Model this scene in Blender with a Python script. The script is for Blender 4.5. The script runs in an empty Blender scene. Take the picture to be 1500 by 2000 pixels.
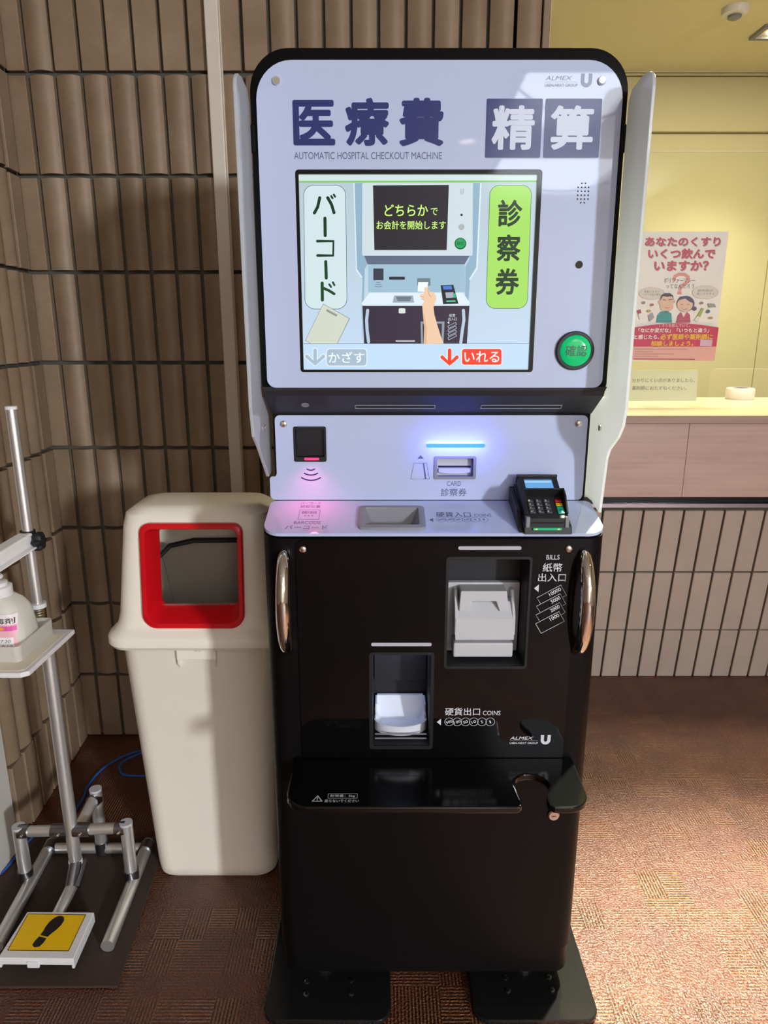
import bpy, bmesh, math, random
from mathutils import Vector, Matrix
from mathutils.geometry import tessellate_polygon
random.seed(7)
SC = bpy.context.scene
COL = SC.collection
R = math.radians

# ------------------------------------------------------------------ camera, world, lights, exposure
cam_d = bpy.data.cameras.new('camera')
cam_d.sensor_fit = 'HORIZONTAL'; cam_d.sensor_width = 36.0
cam_d.lens = 36.0 * 1350 / 1500
cam_d.clip_start = 0.02
cam = bpy.data.objects.new('camera', cam_d)
COL.objects.link(cam)
cam.location = (0, 0, 1.24)
cam.rotation_euler = (R(90 - 14.5), 0, 0)
SC.camera = cam

world = bpy.data.worlds.new('world'); SC.world = world
world.use_nodes = True
world.node_tree.nodes['Background'].inputs[0].default_value = (0.75, 0.85, 1.0, 1)
world.node_tree.nodes['Background'].inputs[1].default_value = 0.6

SC.view_settings.view_transform = 'Standard'
SC.view_settings.look = 'None'
SC.view_settings.gamma = 1.0
SC.view_settings.use_curve_mapping = False
SC.view_settings.exposure = 0.0
SC.cycles.max_bounces = 8; SC.cycles.diffuse_bounces = 4; SC.cycles.glossy_bounces = 4; SC.cycles.transmission_bounces = 6

def area(name, loc, rot, sx, sy, power, color):
    l = bpy.data.lights.new(name, 'AREA')
    l.shape = 'RECTANGLE'; l.size = sx; l.size_y = sy
    l.energy = power; l.color = color
    o = bpy.data.objects.new(name, l); COL.objects.link(o)
    o.location = loc; o.rotation_euler = rot
    return o
# daylight in the window of the right wall, behind the photographer
area('window_daylight', (3.17, -3.87, 1.90), (R(90), 0, R(90)), 0.5, 0.5, 430, (0.90, 0.95, 1.0))
# daylight in the two skylights of the lobby ceiling
area('skylight_daylight', (1.15, -2.58, 2.83), (0, 0, 0), 0.72, 0.98, 24, (0.9, 0.95, 1.0))
area('skylight_daylight', (1.45, -4.40, 2.83), (0, 0, 0), 1.05, 1.20, 42, (0.9, 0.95, 1.0))

# ------------------------------------------------------------------ helpers
def lin(h):
    h = h.lstrip('#'); o = []
    for i in (0, 2, 4):
        v = int(h[i:i+2], 16) / 255
        o.append(v / 12.92 if v <= 0.04045 else ((v + 0.055) / 1.055) ** 2.4)
    return tuple(o) + (1.0,)

class NT:
    def __init__(s, name):
        s.m = bpy.data.materials.new(name); s.m.use_nodes = True
        s.t = s.m.node_tree; s.b = s.t.nodes['Principled BSDF']; s.out = s.t.nodes['Material Output']
    def n(s, t, **kw):
        o = s.t.nodes.new(t)
        for k, v in kw.items(): setattr(o, k, v)
        return o
    def l(s, a, b): s.t.links.new(a, b)
    def math(s, op, a, b=None):
        o = s.n('ShaderNodeMath', operation=op)
        for i, v in enumerate((a, b)):
            if v is None: continue
            if isinstance(v, (int, float)): o.inputs[i].default_value = v
            else: s.l(v, o.inputs[i])
        return o.outputs[0]

def mat(name, col, rough=0.5, metal=0.0, spec=0.5, coat=0.0, emit=None, es=0.0, noise=0.04, nscale=40, bump=0.0, alpha=1.0, trans=0.0, ior=1.45):
    """procedural principled material; a faint noise varies the colour"""
    k = NT(name); b = k.b
    c = lin(col) if isinstance(col, str) else tuple(col) + (1.0,)
    b.inputs['Roughness'].default_value = rough
    b.inputs['Metallic'].default_value = metal
    b.inputs['Specular IOR Level'].default_value = spec
    b.inputs['Coat Weight'].default_value = coat
    b.inputs['Coat Roughness'].default_value = 0.03
    b.inputs['IOR'].default_value = ior
    b.inputs['Transmission Weight'].default_value = trans
    b.inputs['Alpha'].default_value = alpha
    b.inputs['Base Color'].default_value = c
    if noise > 0:
        tc = k.n('ShaderNodeTexCoord'); nz = k.n('ShaderNodeTexNoise')
        nz.inputs['Scale'].default_value = nscale; nz.inputs['Detail'].default_value = 3
        k.l(tc.outputs['Object'], nz.inputs['Vector'])
        mx = k.n('ShaderNodeMix', data_type='RGBA')
        mx.inputs[6].default_value = tuple(x * (1 - noise) for x in c[:3]) + (1,)
        mx.inputs[7].default_value = tuple(min(1, x * (1 + noise)) for x in c[:3]) + (1,)
        k.l(nz.outputs['Fac'], mx.inputs[0]); k.l(mx.outputs[2], b.inputs['Base Color'])
        if bump > 0:
            bp = k.n('ShaderNodeBump'); bp.inputs['Strength'].default_value = bump; bp.inputs['Distance'].default_value = 0.002
            k.l(nz.outputs['Fac'], bp.inputs['Height']); k.l(bp.outputs[0], b.inputs['Normal'])
    if emit is not None:
        b.inputs['Emission Color'].default_value = lin(emit) if isinstance(emit, str) else tuple(emit) + (1,)
        b.inputs['Emission Strength'].default_value = es
    return k.m

_scr = {}
def scr_mat(col, es=0.8):
    """a colour shown on the lit screen"""
    key = (col, es)
    if key not in _scr:
        _scr[key] = mat('screen_colour_' + col.strip('#'), '#050505', rough=0.12, spec=0.35, emit=col, es=es * 1.25, noise=0)
    return _scr[key]
_prt = {}
def ink(col):
    if col not in _prt: _prt[col] = mat('print_' + col.strip('#'), col, rough=0.45, noise=0.02)
    return _prt[col]

def obj(name, verts, faces, m, parent=None, smooth=False, recalc=True, loc=None):
    me = bpy.data.meshes.new(name)
    me.from_pydata([tuple(v) for v in verts], [], [tuple(f) for f in faces])
    if recalc:
        bm = bmesh.new(); bm.from_mesh(me)
        bmesh.ops.recalc_face_normals(bm, faces=bm.faces); bm.to_mesh(me); bm.free()
    if smooth: shade(me)
    me.materials.append(m)
    o = bpy.data.objects.new(name, me); COL.objects.link(o)
    if parent is not None: o.parent = parent
    if loc is not None: o.location = loc
    return o
def shade(me, ang=40):
    for p in me.polygons: p.use_smooth = True
    me.set_sharp_from_angle(angle=R(ang))

def tag(o, label, cat, group=None, kind=None):
    o['label'] = label; o['category'] = cat
    if group: o['group'] = group
    if kind: o['kind'] = kind
    return o
def thing(name, label, cat, loc=(0, 0, 0), rz=0, group=None):
    o = bpy.data.objects.new(name, None); COL.objects.link(o)
    o.empty_display_size = 0.05
    o.location = loc; o.rotation_euler = (0, 0, rz)
    return tag(o, label, cat, group)
def struct(o, label=None, cat=None):
    o['kind'] = 'structure'
    if label: o['label'] = label
    if cat: o['category'] = cat
    return o

def join(*parts):
    V, F = [], []
    for v, f in parts:
        k = len(V); V += list(v); F += [tuple(i + k for i in q) for q in f]
    return V, F
def box(x0, x1, y0, y1, z0, z1):
    v = [(x, y, z) for x in (x0, x1) for y in (y0, y1) for z in (z0, z1)]
    f = [(0, 1, 3, 2), (4, 6, 7, 5), (0, 4, 5, 1), (2, 3, 7, 6), (0, 2, 6, 4), (1, 5, 7, 3)]
    return v, f
def bev(vf, w, seg=2, ang=50):
    me = bpy.data.meshes.new('t'); me.from_pydata([tuple(v) for v in vf[0]], [], [tuple(f) for f in vf[1]])
    bm = bmesh.new(); bm.from_mesh(me); bmesh.ops.recalc_face_normals(bm, faces=bm.faces)
    es = [e for e in bm.edges if len(e.link_faces) == 2 and e.calc_face_angle(0) > R(ang)]
    bmesh.ops.bevel(bm, geom=es, offset=w, segments=seg, affect='EDGES', profile=0.5, clamp_overlap=True)
    bm.verts.index_update()
    V = [tuple(v.co) for v in bm.verts]; F = [[v.index for v in f.verts] for f in bm.faces]
    bm.free(); bpy.data.meshes.remove(me)
    return V, F
def rbox(x0, x1, y0, y1, z0, z1, r=0.003, seg=2): return bev(box(x0, x1, y0, y1, z0, z1), r, seg)

def rrect(x0, y0, x1, y1, r, n=5):
    """rounded rectangle, ccw; r may be one radius or (bl, br, tr, tl)"""
    if not isinstance(r, (tuple, list)): r = (r,) * 4
    P = []
    for (cx, cy, a0, rr) in ((x0 + r[0], y0 + r[0], 180, r[0]), (x1 - r[1], y0 + r[1], 270, r[1]), (x1 - r[2], y1 - r[2], 0, r[2]), (x0 + r[3], y1 - r[3], 90, r[3])):
        if rr <= 0: P.append((cx, cy)); continue
        for i in range(n + 1):
            a = R(a0 + 90 * i / n); P.append((cx + rr * math.cos(a), cy + rr * math.sin(a)))
    return P
def circ(cx, cy, r, n=24, ry=None):
    ry = r if ry is None else ry
    return [(cx + r * math.cos(2 * math.pi * i / n), cy + ry * math.sin(2 * math.pi * i / n)) for i in range(n)]
def stroke(pts, w, cap=True):
    """outline polygon of a polyline of width w with round ends"""
    n = len(pts); L, Rr = [], []
    for i, p in enumerate(pts):
        a = Vector(pts[max(0, i - 1)]); b = Vector(pts[min(n - 1, i + 1)])
        d = (b - a).normalized(); q = Vector((-d.y, d.x)) * w / 2
        L.append(tuple(Vector(p) + q)); Rr.append(tuple(Vector(p) - q))
    e = []
    s = []
    if cap:
        d = (Vector(pts[-1]) - Vector(pts[-2])).normalized(); a0 = math.atan2(d.y, d.x)
        e = [(pts[-1][0] + w / 2 * math.cos(a0 + R(t)), pts[-1][1] + w / 2 * math.sin(a0 + R(t))) for t in (60, 30, 0, -30, -60)]
        d = (Vector(pts[0]) - Vector(pts[1])).normalized(); a0 = math.atan2(d.y, d.x)
        s = [(pts[0][0] + w / 2 * math.cos(a0 + R(t)), pts[0][1] + w / 2 * math.sin(a0 + R(t))) for t in (60, 30, 0, -30, -60)]
    return L + e + Rr[::-1] + s

def prism(loops, mp, w0, w1):
    """solid of a 2D outline (with holes) between offsets w0 and w1 of a mapping"""
    if not isinstance(loops[0][0], (tuple, list)): loops = [loops]
    flat = [p for l in loops for p in l]; n = len(flat)
    V = [mp(p[0], p[1], w0) for p in flat] + [mp(p[0], p[1], w1) for p in flat]
    F = []
    if len(loops) == 1: caps = [tuple(range(n))]
    else: caps = tessellate_polygon([[Vector((p[0], p[1], 0)) for p in l] for l in loops])
    for c in caps:
        F.append(tuple(i + n for i in c)); F.append(tuple(reversed(c)))
    k = 0
    for l in loops:
        m_ = len(l)
        for i in range(m_):
            j = (i + 1) % m_
            F.append((k + i, k + j, k + j + n, k + i + n))
        k += m_
    return V, F
def sheet(loops, mp, w):
    """a printed flat shape lying on a surface"""
    if not isinstance(loops[0][0], (tuple, list)): loops = [loops]
    flat = [p for l in loops for p in l]
    V = [mp(p[0], p[1], w) for p in flat]
    F = [tuple(c) for c in tessellate_polygon([[Vector((p[0], p[1], 0)) for p in l] for l in loops])]
    return V, F
def ring(outer, inner, mp, w): return sheet([outer, inner], mp, w)

def frame_along(pts):
    fr = []; up = None
    for i in range(len(pts)):
        t = (Vector(pts[min(i + 1, len(pts) - 1)]) - Vector(pts[max(i - 1, 0)])).normalized()
        if up is None:
            up = Vector((0, 0, 1)) if abs(t.z) < 0.9 else Vector((0, 1, 0))
        s = t.cross(up).normalized(); up = s.cross(t).normalized()
        fr.append((Vector(pts[i]), s, up))
    return fr
def tube(pts, r, n=12, ry=None, cap=True):
    V, F = [], []
    fr = frame_along(pts)
    for i, (p, s, u) in enumerate(fr):
        rr = r[i] if isinstance(r, (list, tuple)) else r
        r2 = rr if ry is None else ry * (rr / (r[0] if isinstance(r, (list, tuple)) else r) if not isinstance(r, (list, tuple)) else 1)
        for k in range(n):
            a = 2 * math.pi * k / n
            V.append(tuple(p + s * (rr * math.cos(a)) + u * (r2 * math.sin(a))))
    m_ = len(pts)
    for i in range(m_ - 1):
        for k in range(n):
            F.append((i * n + k, i * n + (k + 1) % n, (i + 1) * n + (k + 1) % n, (i + 1) * n + k))
    if cap:
        F.append(tuple(range(n))[::-1]); F.append(tuple((m_ - 1) * n + k for k in range(n)))
    return V, F
def lathe(prof, n=24, o=(0, 0, 0), axis='z'):
    """prof: (radius, height) pairs"""
    V, F = [], []
    for (r, h) in prof:
        for k in range(n):
            a = 2 * math.pi * k / n; c, s = r * math.cos(a), r * math.sin(a)
            if axis == 'z': V.append((o[0] + c, o[1] + s, o[2] + h))
            elif axis == 'y': V.append((o[0] + c, o[1] - h, o[2] + s))
            else: V.append((o[0] + h, o[1] + c, o[2] + s))
    for i in range(len(prof) - 1):
        for k in range(n):
            F.append((i * n + k, i * n + (k + 1) % n, (i + 1) * n + (k + 1) % n, (i + 1) * n + k))
    F.append(tuple(range(n))); F.append(tuple((len(prof) - 1) * n + k for k in range(n)))
    return V, F
def loft(loops, cap0=True, cap1=True):
    n = len(loops[0]); V = [p for l in loops for p in l]; F = []
    for i in range(len(loops) - 1):
        for k in range(n):
            F.append((i * n + k, i * n + (k + 1) % n, (i + 1) * n + (k + 1) % n, (i + 1) * n + k))
    if cap0: F.append(tuple(range(n))[::-1])
    if cap1: F.append(tuple((len(loops) - 1) * n + k for k in range(n)))
    return V, F
def cut(o, *cutters):
    for vf in cutters:
        c = obj('cutter', vf[0], vf[1], o.data.materials[0])
        c.parent = o.parent
        bpy.context.view_layer.update()
        md = o.modifiers.new('b', 'BOOLEAN'); md.operation = 'DIFFERENCE'; md.object = c; md.solver = 'EXACT'
        dg = bpy.context.evaluated_depsgraph_get()
        me = bpy.data.meshes.new_from_object(o.evaluated_get(dg))
        o.modifiers.clear(); old = o.data; nm = old.name; o.data = me; bpy.data.meshes.remove(old); me.name = nm
        bpy.data.objects.remove(c)

# lettering ------------------------------------------------------------
_tc = {}
def text_mesh(s, bold=0.0, res=3, shear=0.0):
    key = (s, bold, res, shear)
    if key in _tc: return _tc[key]
    cu = bpy.data.curves.new('text', 'FONT')
    cu.body = s; cu.size = 1.0; cu.offset = bold; cu.resolution_u = res; cu.fill_mode = 'FRONT'; cu.shear = shear
    o = bpy.data.objects.new('text', cu); COL.objects.link(o)
    bpy.context.view_layer.update()
    dg = bpy.context.evaluated_depsgraph_get()
    me = bpy.data.meshes.new_from_object(o.evaluated_get(dg))
    V = [tuple(v.co) for v in me.vertices]; F = [tuple(p.vertices) for p in me.polygons]
    bpy.data.objects.remove(o); bpy.data.meshes.remove(me); bpy.data.curves.remove(cu)
    if V:
        x0 = min(v[0] for v in V); x1 = max(v[0] for v in V); y0 = min(v[1] for v in V); y1 = max(v[1] for v in V)
        V = [((v[0] - x0) / max(1e-6, x1 - x0), (v[1] - y0) / max(1e-6, y1 - y0)) for v in V]
    _tc[key] = (V, F)
    return _tc[key]
def text_vf(s, u0, v0, u1, v1, mp, w, bold=0.0, res=3, rot=0.0, shear=0.0):
    """lettering fitted to a box; bold strokes are laid as close copies around each stroke"""
    V, F = text_mesh(s, 0.0, res, shear)
    cx, cy = (u0 + u1) / 2, (v0 + v1) / 2; ca, sa = math.cos(rot), math.sin(rot)
    e = bold * (v1 - v0)
    n = 0 if bold <= 0 else (6 if bold < 0.015 else 12)
    offs = [(0.0, 0.0)] + [(e * math.cos(2 * math.pi * i / n), e * math.sin(2 * math.pi * i / n)) for i in range(n)]
    out, FF = [], []
    for oi_, (ox, oy) in enumerate(offs):
        k = len(out); w += 0.00002
        for (a, b) in V:
            x = (a - 0.5) * (u1 - u0 - 2 * e) + ox; y = (b - 0.5) * (v1 - v0 - 2 * e) + oy
            out.append(mp(cx + x * ca - y * sa, cy + x * sa + y * ca, w))
        FF += [tuple(i + k for i in f) for f in F]
    return out, FF
def text(name, s, u0, v0, u1, v1, mp, w, m, parent, bold=0.0, res=3, rot=0.0, shear=0.0):
    V, F = text_vf(s, u0, v0, u1, v1, mp, w, bold, res, rot, shear)
    return obj(name, V, F, m, parent, recalc=False)

# ------------------------------------------------------------------ materials
def tile_material(name, c0, c1, c2, grime):
    k = NT(name)
    tc = k.n('ShaderNodeTexCoord'); oi = k.n('ShaderNodeObjectInfo')
    add = k.n('ShaderNodeVectorMath', operation='ADD'); k.l(tc.outputs['Object'], add.inputs[0])
    k.l(oi.outputs['Location'], add.inputs[1])
    nz = k.n('ShaderNodeTexNoise'); nz.inputs['Scale'].default_value = 9; nz.inputs['Detail'].default_value = 6; nz.inputs['Roughness'].default_value = 0.65
    k.l(add.outputs[0], nz.inputs['Vector'])
    fine = k.n('ShaderNodeTexNoise'); fine.inputs['Scale'].default_value = 420; fine.inputs['Detail'].default_value = 2
    k.l(add.outputs[0], fine.inputs['Vector'])
    a = k.math('MULTIPLY_ADD', nz.outputs['Fac'], 0.9); k.t.nodes[-1].inputs[2].default_value = -0.1
    f = k.math('ADD', a, k.math('MULTIPLY', k.math('SUBTRACT', oi.outputs['Random'], 0.5), 0.22))
    cr = k.n('ShaderNodeValToRGB')
    cr.color_ramp.elements[0].position = 0.05; cr.color_ramp.elements[0].color = lin(c0)
    cr.color_ramp.elements[1].position = 0.85; cr.color_ramp.elements[1].color = lin(c2)
    e = cr.color_ramp.elements.new(0.45); e.color = lin(c1)
    k.l(f, cr.inputs[0]); k.l(cr.outputs[0], k.b.inputs['Base Color'])
    bp = k.n('ShaderNodeBump'); bp.inputs['Strength'].default_value = 0.25; bp.inputs['Distance'].default_value = 0.001
    k.l(fine.outputs['Fac'], bp.inputs['Height']); k.l(bp.outputs[0], k.b.inputs['Normal'])
    k.b.inputs['Roughness'].default_value = 0.5; k.b.inputs['Specular IOR Level'].default_value = 0.4
    return k.m
M_tile = tile_material('glazed_brown_tile', '#7c6750', '#917b64', '#a48e77', 0)
M_tile_grey = tile_material('matt_grey_beige_tile', '#b5a397', '#bfada0', '#c8b7aa', 0)
M_mortar = mat('grey_mortar', '#55534b', rough=0.9, noise=0.15, nscale=120, bump=0.4)
M_white_paint = mat('white_wall_paint', '#cfcac2', rough=0.7, noise=0.05, nscale=6)
M_plaster = mat('lobby_plaster', '#b3aa9c', rough=0.85, noise=0.05)
M_dark_wall = mat('lobby_brown_wall', '#5a4436', rough=0.8, noise=0.1, nscale=4)
M_ceil = mat('lobby_ceiling', '#c9c2b4', rough=0.9, noise=0.04)

def carpet_material():
    k = NT('rust_brown_carpet')
    tc = k.n('ShaderNodeTexCoord'); sp = k.n('ShaderNodeSeparateXYZ'); k.l(tc.outputs['Object'], sp.inputs[0])
    X, Y = sp.outputs[0], sp.outputs[1]
    def cells(sx, sy, ox, oy):
        cx = k.math('FLOOR', k.math('DIVIDE', k.math('ADD', X, ox), sx)); cy = k.math('FLOOR', k.math('DIVIDE', k.math('ADD', Y, oy), sy))
        cb = k.n('ShaderNodeCombineXYZ'); k.l(cx, cb.inputs[0]); k.l(cy, cb.inputs[1])
        wn = k.n('ShaderNodeTexWhiteNoise', noise_dimensions='2D'); k.l(cb.outputs[0], wn.inputs['Vector'])
        return wn.outputs['Value'], wn.outputs['Color']
    r1, c1 = cells(0.054, 0.108, 0.0, 0.0)
    r2, c2 = cells(0.108, 0.054, 3.3, 1.7)
    orient = k.math('GREATER_THAN', r1, 0.5)
    px = k.math('SINE', k.math('MULTIPLY', X, 2 * math.pi / 0.0068)); py = k.math('SINE', k.math('MULTIPLY', Y, 2 * math.pi / 0.0068))
    mxs = k.n('ShaderNodeMix', data_type='FLOAT'); k.l(orient, mxs.inputs[0]); k.l(px, mxs.inputs[2]); k.l(py, mxs.inputs[3])
    amp = k.math('MULTIPLY', mxs.outputs[0], k.math('POWER', r2, 1.5))
    nz = k.n('ShaderNodeTexNoise'); nz.inputs['Scale'].default_value = 330; nz.inputs['Detail'].default_value = 2; k.l(tc.outputs['Object'], nz.inputs['Vector'])
    big = k.n('ShaderNodeTexNoise'); big.inputs['Scale'].default_value = 7; big.inputs['Detail'].default_value = 4; k.l(tc.outputs['Object'], big.inputs['Vector'])
    f = k.math('ADD', k.math('MULTIPLY', amp, 0.58), k.math('MULTIPLY', k.math('SUBTRACT', nz.outputs['Fac'], 0.5), 1.1))
    f = k.math('ADD', f, k.math('MULTIPLY', k.math('SUBTRACT', big.outputs['Fac'], 0.5), 0.5))
    f = k.math('ADD', f, k.math('ADD', k.math('MULTIPLY', k.math('SUBTRACT', r1, 0.5), 0.10), 0.45))
    cr = k.n('ShaderNodeValToRGB')
    cr.color_ramp.elements[0].position = 0.0; cr.color_ramp.elements[0].color = lin('#25110a')
    cr.color_ramp.elements[1].position = 1.0; cr.color_ramp.elements[1].color = lin('#8f5f38')
    e = cr.color_ramp.elements.new(0.5); e.color = lin('#582a18')
    k.l(f, cr.inputs[0]); k.l(cr.outputs[0], k.b.inputs['Base Color'])
    bp = k.n('ShaderNodeBump'); bp.inputs['Strength'].default_value = 1.0; bp.inputs['Distance'].default_value = 0.004
    vo = k.n('ShaderNodeTexNoise'); vo.inputs['Scale'].default_value = 230; vo.inputs['Detail'].default_value = 2; k.l(tc.outputs['Object'], vo.inputs['Vector'])
    h = k.math('ADD', k.math('MULTIPLY', amp, 0.12), vo.outputs['Fac'])
    k.l(h, bp.inputs['Height']); k.l(bp.outputs[0], k.b.inputs['Normal'])
    k.b.inputs['Roughness'].default_value = 0.36
    k.b.inputs['Specular IOR Level'].default_value = 0.85
    return k.m
M_carpet = carpet_material()

def wood_material(name, c0, c1, rough, axis_scale):
    k = NT(name)
    tc = k.n('ShaderNodeTexCoord'); mp = k.n('ShaderNodeMapping'); mp.inputs['Scale'].default_value = axis_scale
    k.l(tc.outputs['Object'], mp.inputs[0])
    nz = k.n('ShaderNodeTexNoise'); nz.inputs['Scale'].default_value = 3; nz.inputs['Detail'].default_value = 7; nz.inputs['Distortion'].default_value = 0.6
    k.l(mp.outputs[0], nz.inputs['Vector'])
    wv = k.n('ShaderNodeTexWave', bands_direction='Z'); wv.inputs['Scale'].default_value = 2.0; wv.inputs['Distortion'].default_value = 3.5; wv.inputs['Detail'].default_value = 3
    k.l(mp.outputs[0], wv.inputs['Vector'])
    f = k.math('ADD', k.math('MULTIPLY', nz.outputs['Fac'], 0.92), k.math('MULTIPLY', wv.outputs['Fac'], 0.08))
    cr = k.n('ShaderNodeValToRGB'); cr.color_ramp.elements[0].position = 0.25; cr.color_ramp.elements[0].color = lin(c0)
    cr.color_ramp.elements[1].position = 0.75; cr.color_ramp.elements[1].color = lin(c1)
    k.l(f, cr.inputs[0]); k.l(cr.outputs[0], k.b.inputs['Base Color'])
    k.b.inputs['Roughness'].default_value = rough
    return k.m
M_wood_pink = wood_material('pinkish_wood_laminate', '#bd9d92', '#d4b5a8', 0.4, (0.9, 0.9, 9))
M_wood_pale = wood_material('pale_counter_laminate', '#d9c9a4', '#eee0bf', 0.3, (1.2, 16, 10))
M_wood_edge = wood_material('brown_counter_edge', '#a08274', '#b89a8a', 0.4, (1.0, 10, 30))

M_black = mat('satin_black_metal', '#0b0a0b', rough=0.42, spec=0.18, noise=0.06, nscale=200)
M_black_gloss = mat('glossy_black_acrylic', '#080708', rough=0.06, spec=0.35, noise=0)
M_plate = mat('mottled_black_plate', '#181818', rough=0.12, noise=0.1, nscale=30)  # even near-black base with a faint noise mottle
M_black_plastic = mat('matt_black_plastic', '#18181b', rough=0.5, noise=0.05)
M_hood_black = mat('dark_grey_black_plastic', '#26262b', rough=0.45, noise=0.05)
M_panel = mat('bluish_white_acrylic', '#b9c4e4', rough=0.03, spec=0.5, noise=0.0)
M_navy = mat('navy_print', '#2b3470', rough=0.15, noise=0)
M_grey_print = mat('grey_print', '#5a6588', rough=0.2, noise=0)
M_faint_print = mat('faint_print', '#8f9cbd', rough=0.2, noise=0)
M_light_print = mat('light_print', '#ccd4ea', rough=0.2, noise=0)
M_white_print = mat('white_print', '#d9d9e2', rough=0.3, noise=0)
M_chrome = mat('chrome', '#e6e2dc', rough=0.06, metal=1.0, noise=0)
M_screw = mat('satin_steel_screw', '#d8cfc8', rough=0.22, metal=1.0, noise=0)
M_alu = mat('aluminium_pipe', '#e4e2e0', rough=0.38, metal=0.85, noise=0.05, nscale=90)
M_joint = mat('zinc_joint', '#8e9096', rough=0.3, metal=1.0, noise=0.1, nscale=60)
M_bin = mat('cream_plastic', '#f3ecdd', rough=0.38, noise=0.03, nscale=8)
M_red = mat('red_plastic', '#d0101a', rough=0.3, noise=0.03)
M_grey_plastic = mat('light_grey_plastic', '#c2c3c9', rough=0.4, noise=0.03)
M_mid_grey = mat('grey_plastic', '#85868e', rough=0.4, noise=0.03)
M_white_plastic = mat('white_plastic', '#e2e0e2', rough=0.35, noise=0.03)
M_rubber = mat('dark_brown_rubber_mat', '#3c2f29', rough=0.8, noise=0.2, nscale=500, bump=0.5)
M_yellow = mat('yellow_sticker', '#f4c400', rough=0.35, noise=0.03)
M_sticker_black = mat('black_sticker_ink', '#151210', rough=0.4, noise=0)
M_blue_cable = mat('blue_cable_sheath', '#2b5ba8', rough=0.4, noise=0.05)
M_conduit = mat('white_cable_duct', '#d6cdbf', rough=0.4, noise=0.03)
M_bag = mat('shade_tinted_bin_bag', '#84776f', rough=0.15, noise=0, alpha=0.5, spec=0.6)  # brown-grey tint paints the shade inside the bin into the clear film
M_dark = mat('dark_hollow', '#0c0c10', rough=0.7, noise=0)

def frosted():
    k = NT('frosted_acrylic'); t = k.t
    k.b.inputs['Base Color'].default_value = lin('#dfe3ea'); k.b.inputs['Roughness'].default_value = 0.08
    k.b.inputs['Specular IOR Level'].default_value = 0.9; k.b.inputs['IOR'].default_value = 1.6
    tl = k.n('ShaderNodeBsdfTranslucent'); tl.inputs[0].default_value = lin('#dde0e2')
    tp = k.n('ShaderNodeBsdfTransparent'); tp.inputs[0].default_value = (0.85, 0.88, 0.92, 1)
    m1 = k.n('ShaderNodeMixShader'); m1.inputs[0].default_value = 0.42; k.l(k.b.outputs[0], m1.inputs[1]); k.l(tl.outputs[0], m1.inputs[2])
    m2 = k.n('ShaderNodeMixShader'); m2.inputs[0].default_value = 0.12; k.l(m1.outputs[0], m2.inputs[1]); k.l(tp.outputs[0], m2.inputs[2])
    k.l(m2.outputs[0], k.out.inputs[0])
    return k.m
M_frost = frosted()
def clear(name, tint, gloss=0.02):
    k = NT(name)
    tp = k.n('ShaderNodeBsdfTransparent'); tp.inputs[0].default_value = tint
    gl = k.n('ShaderNodeBsdfGlossy'); gl.inputs['Roughness'].default_value = 0.03
    m = k.n('ShaderNodeMixShader'); m.inputs[0].default_value = gloss; k.l(tp.outputs[0], m.inputs[1]); k.l(gl.outputs[0], m.inputs[2])
    k.l(m.outputs[0], k.out.inputs[0])
    return k.m
M_clear = clear('clear_acrylic', (0.97, 0.98, 0.96, 1))
M_clear_edge = mat('acrylic_edge', '#f3f0d2', rough=0.2, noise=0)
M_pane = clear('window_pane', (0.96, 0.98, 1, 1))

# ------------------------------------------------------------------ the setting
struct(obj('floor', *box(-3.2, 3.3, -5.7, 2.6, -0.05, 0.0), M_carpet), 'rust brown carpet with short striped weave patches', 'floor')
# openings are left so that daylight sits in real windows
struct(obj('ceiling', *join(box(-3.2, 0.79, -5.7, 2.2, 2.8, 2.85), box(2.0, 3.3, -5.7, 2.2, 2.8, 2.85), box(0.79, 2.0, -2.09, 2.2, 2.8, 2.85), box(0.79, 2.0, -3.78, -3.07, 2.8, 2.85), box(0.79, 2.0, -5.7, -5.02, 2.8, 2.85), box(1.51, 2.0, -3.07, -2.09, 2.8, 2.85), box(0.79, 0.93, -5.02, -3.78, 2.8, 2.85)), M_ceil))
struct(obj('wall_rear', *box(-3.2, 3.3, -5.8, -5.7, 0, 2.85), M_plaster))
def skylight(name, x0, x1, y0, y1):
    return struct(obj(name, *join(box(x0, x1, y0, y0 + 0.02, 2.79, 2.84), box(x0, x1, y1 - 0.02, y1, 2.79, 2.84), box(x0, x0 + 0.02, y0, y1, 2.79, 2.84), box(x1 - 0.02, x1, y0, y1, 2.79, 2.84)), M_alu))
skylight('window_2', 0.79, 1.51, -3.07, -2.09); skylight('window_3', 0.93, 2.0, -5.02, -3.78)
struct(obj('window_1', *join(box(3.16, 3.2, -4.16, -4.12, 1.61, 2.19), box(3.16, 3.2, -3.62, -3.58, 1.61, 2.19), box(3.16, 3.2, -4.16, -3.58, 1.61, 1.65), box(3.16, 3.2, -4.16, -3.58, 2.15, 2.19)), M_alu))
struct(obj('wall_right', *join(box(3.2, 3.3, -5.8, -4.14, 0, 2.85), box(3.2, 3.3, -3.60, 4.1, 0, 2.85), box(3.2, 3.3, -4.14, -3.60, 0, 1.63), box(3.2, 3.3, -4.14, -3.60, 2.17, 2.85)), M_plaster))
struct(obj('wall_side', *box(-3.3, -3.2, -5.8, 2.1, 0, 2.85), M_dark_wall))

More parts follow.
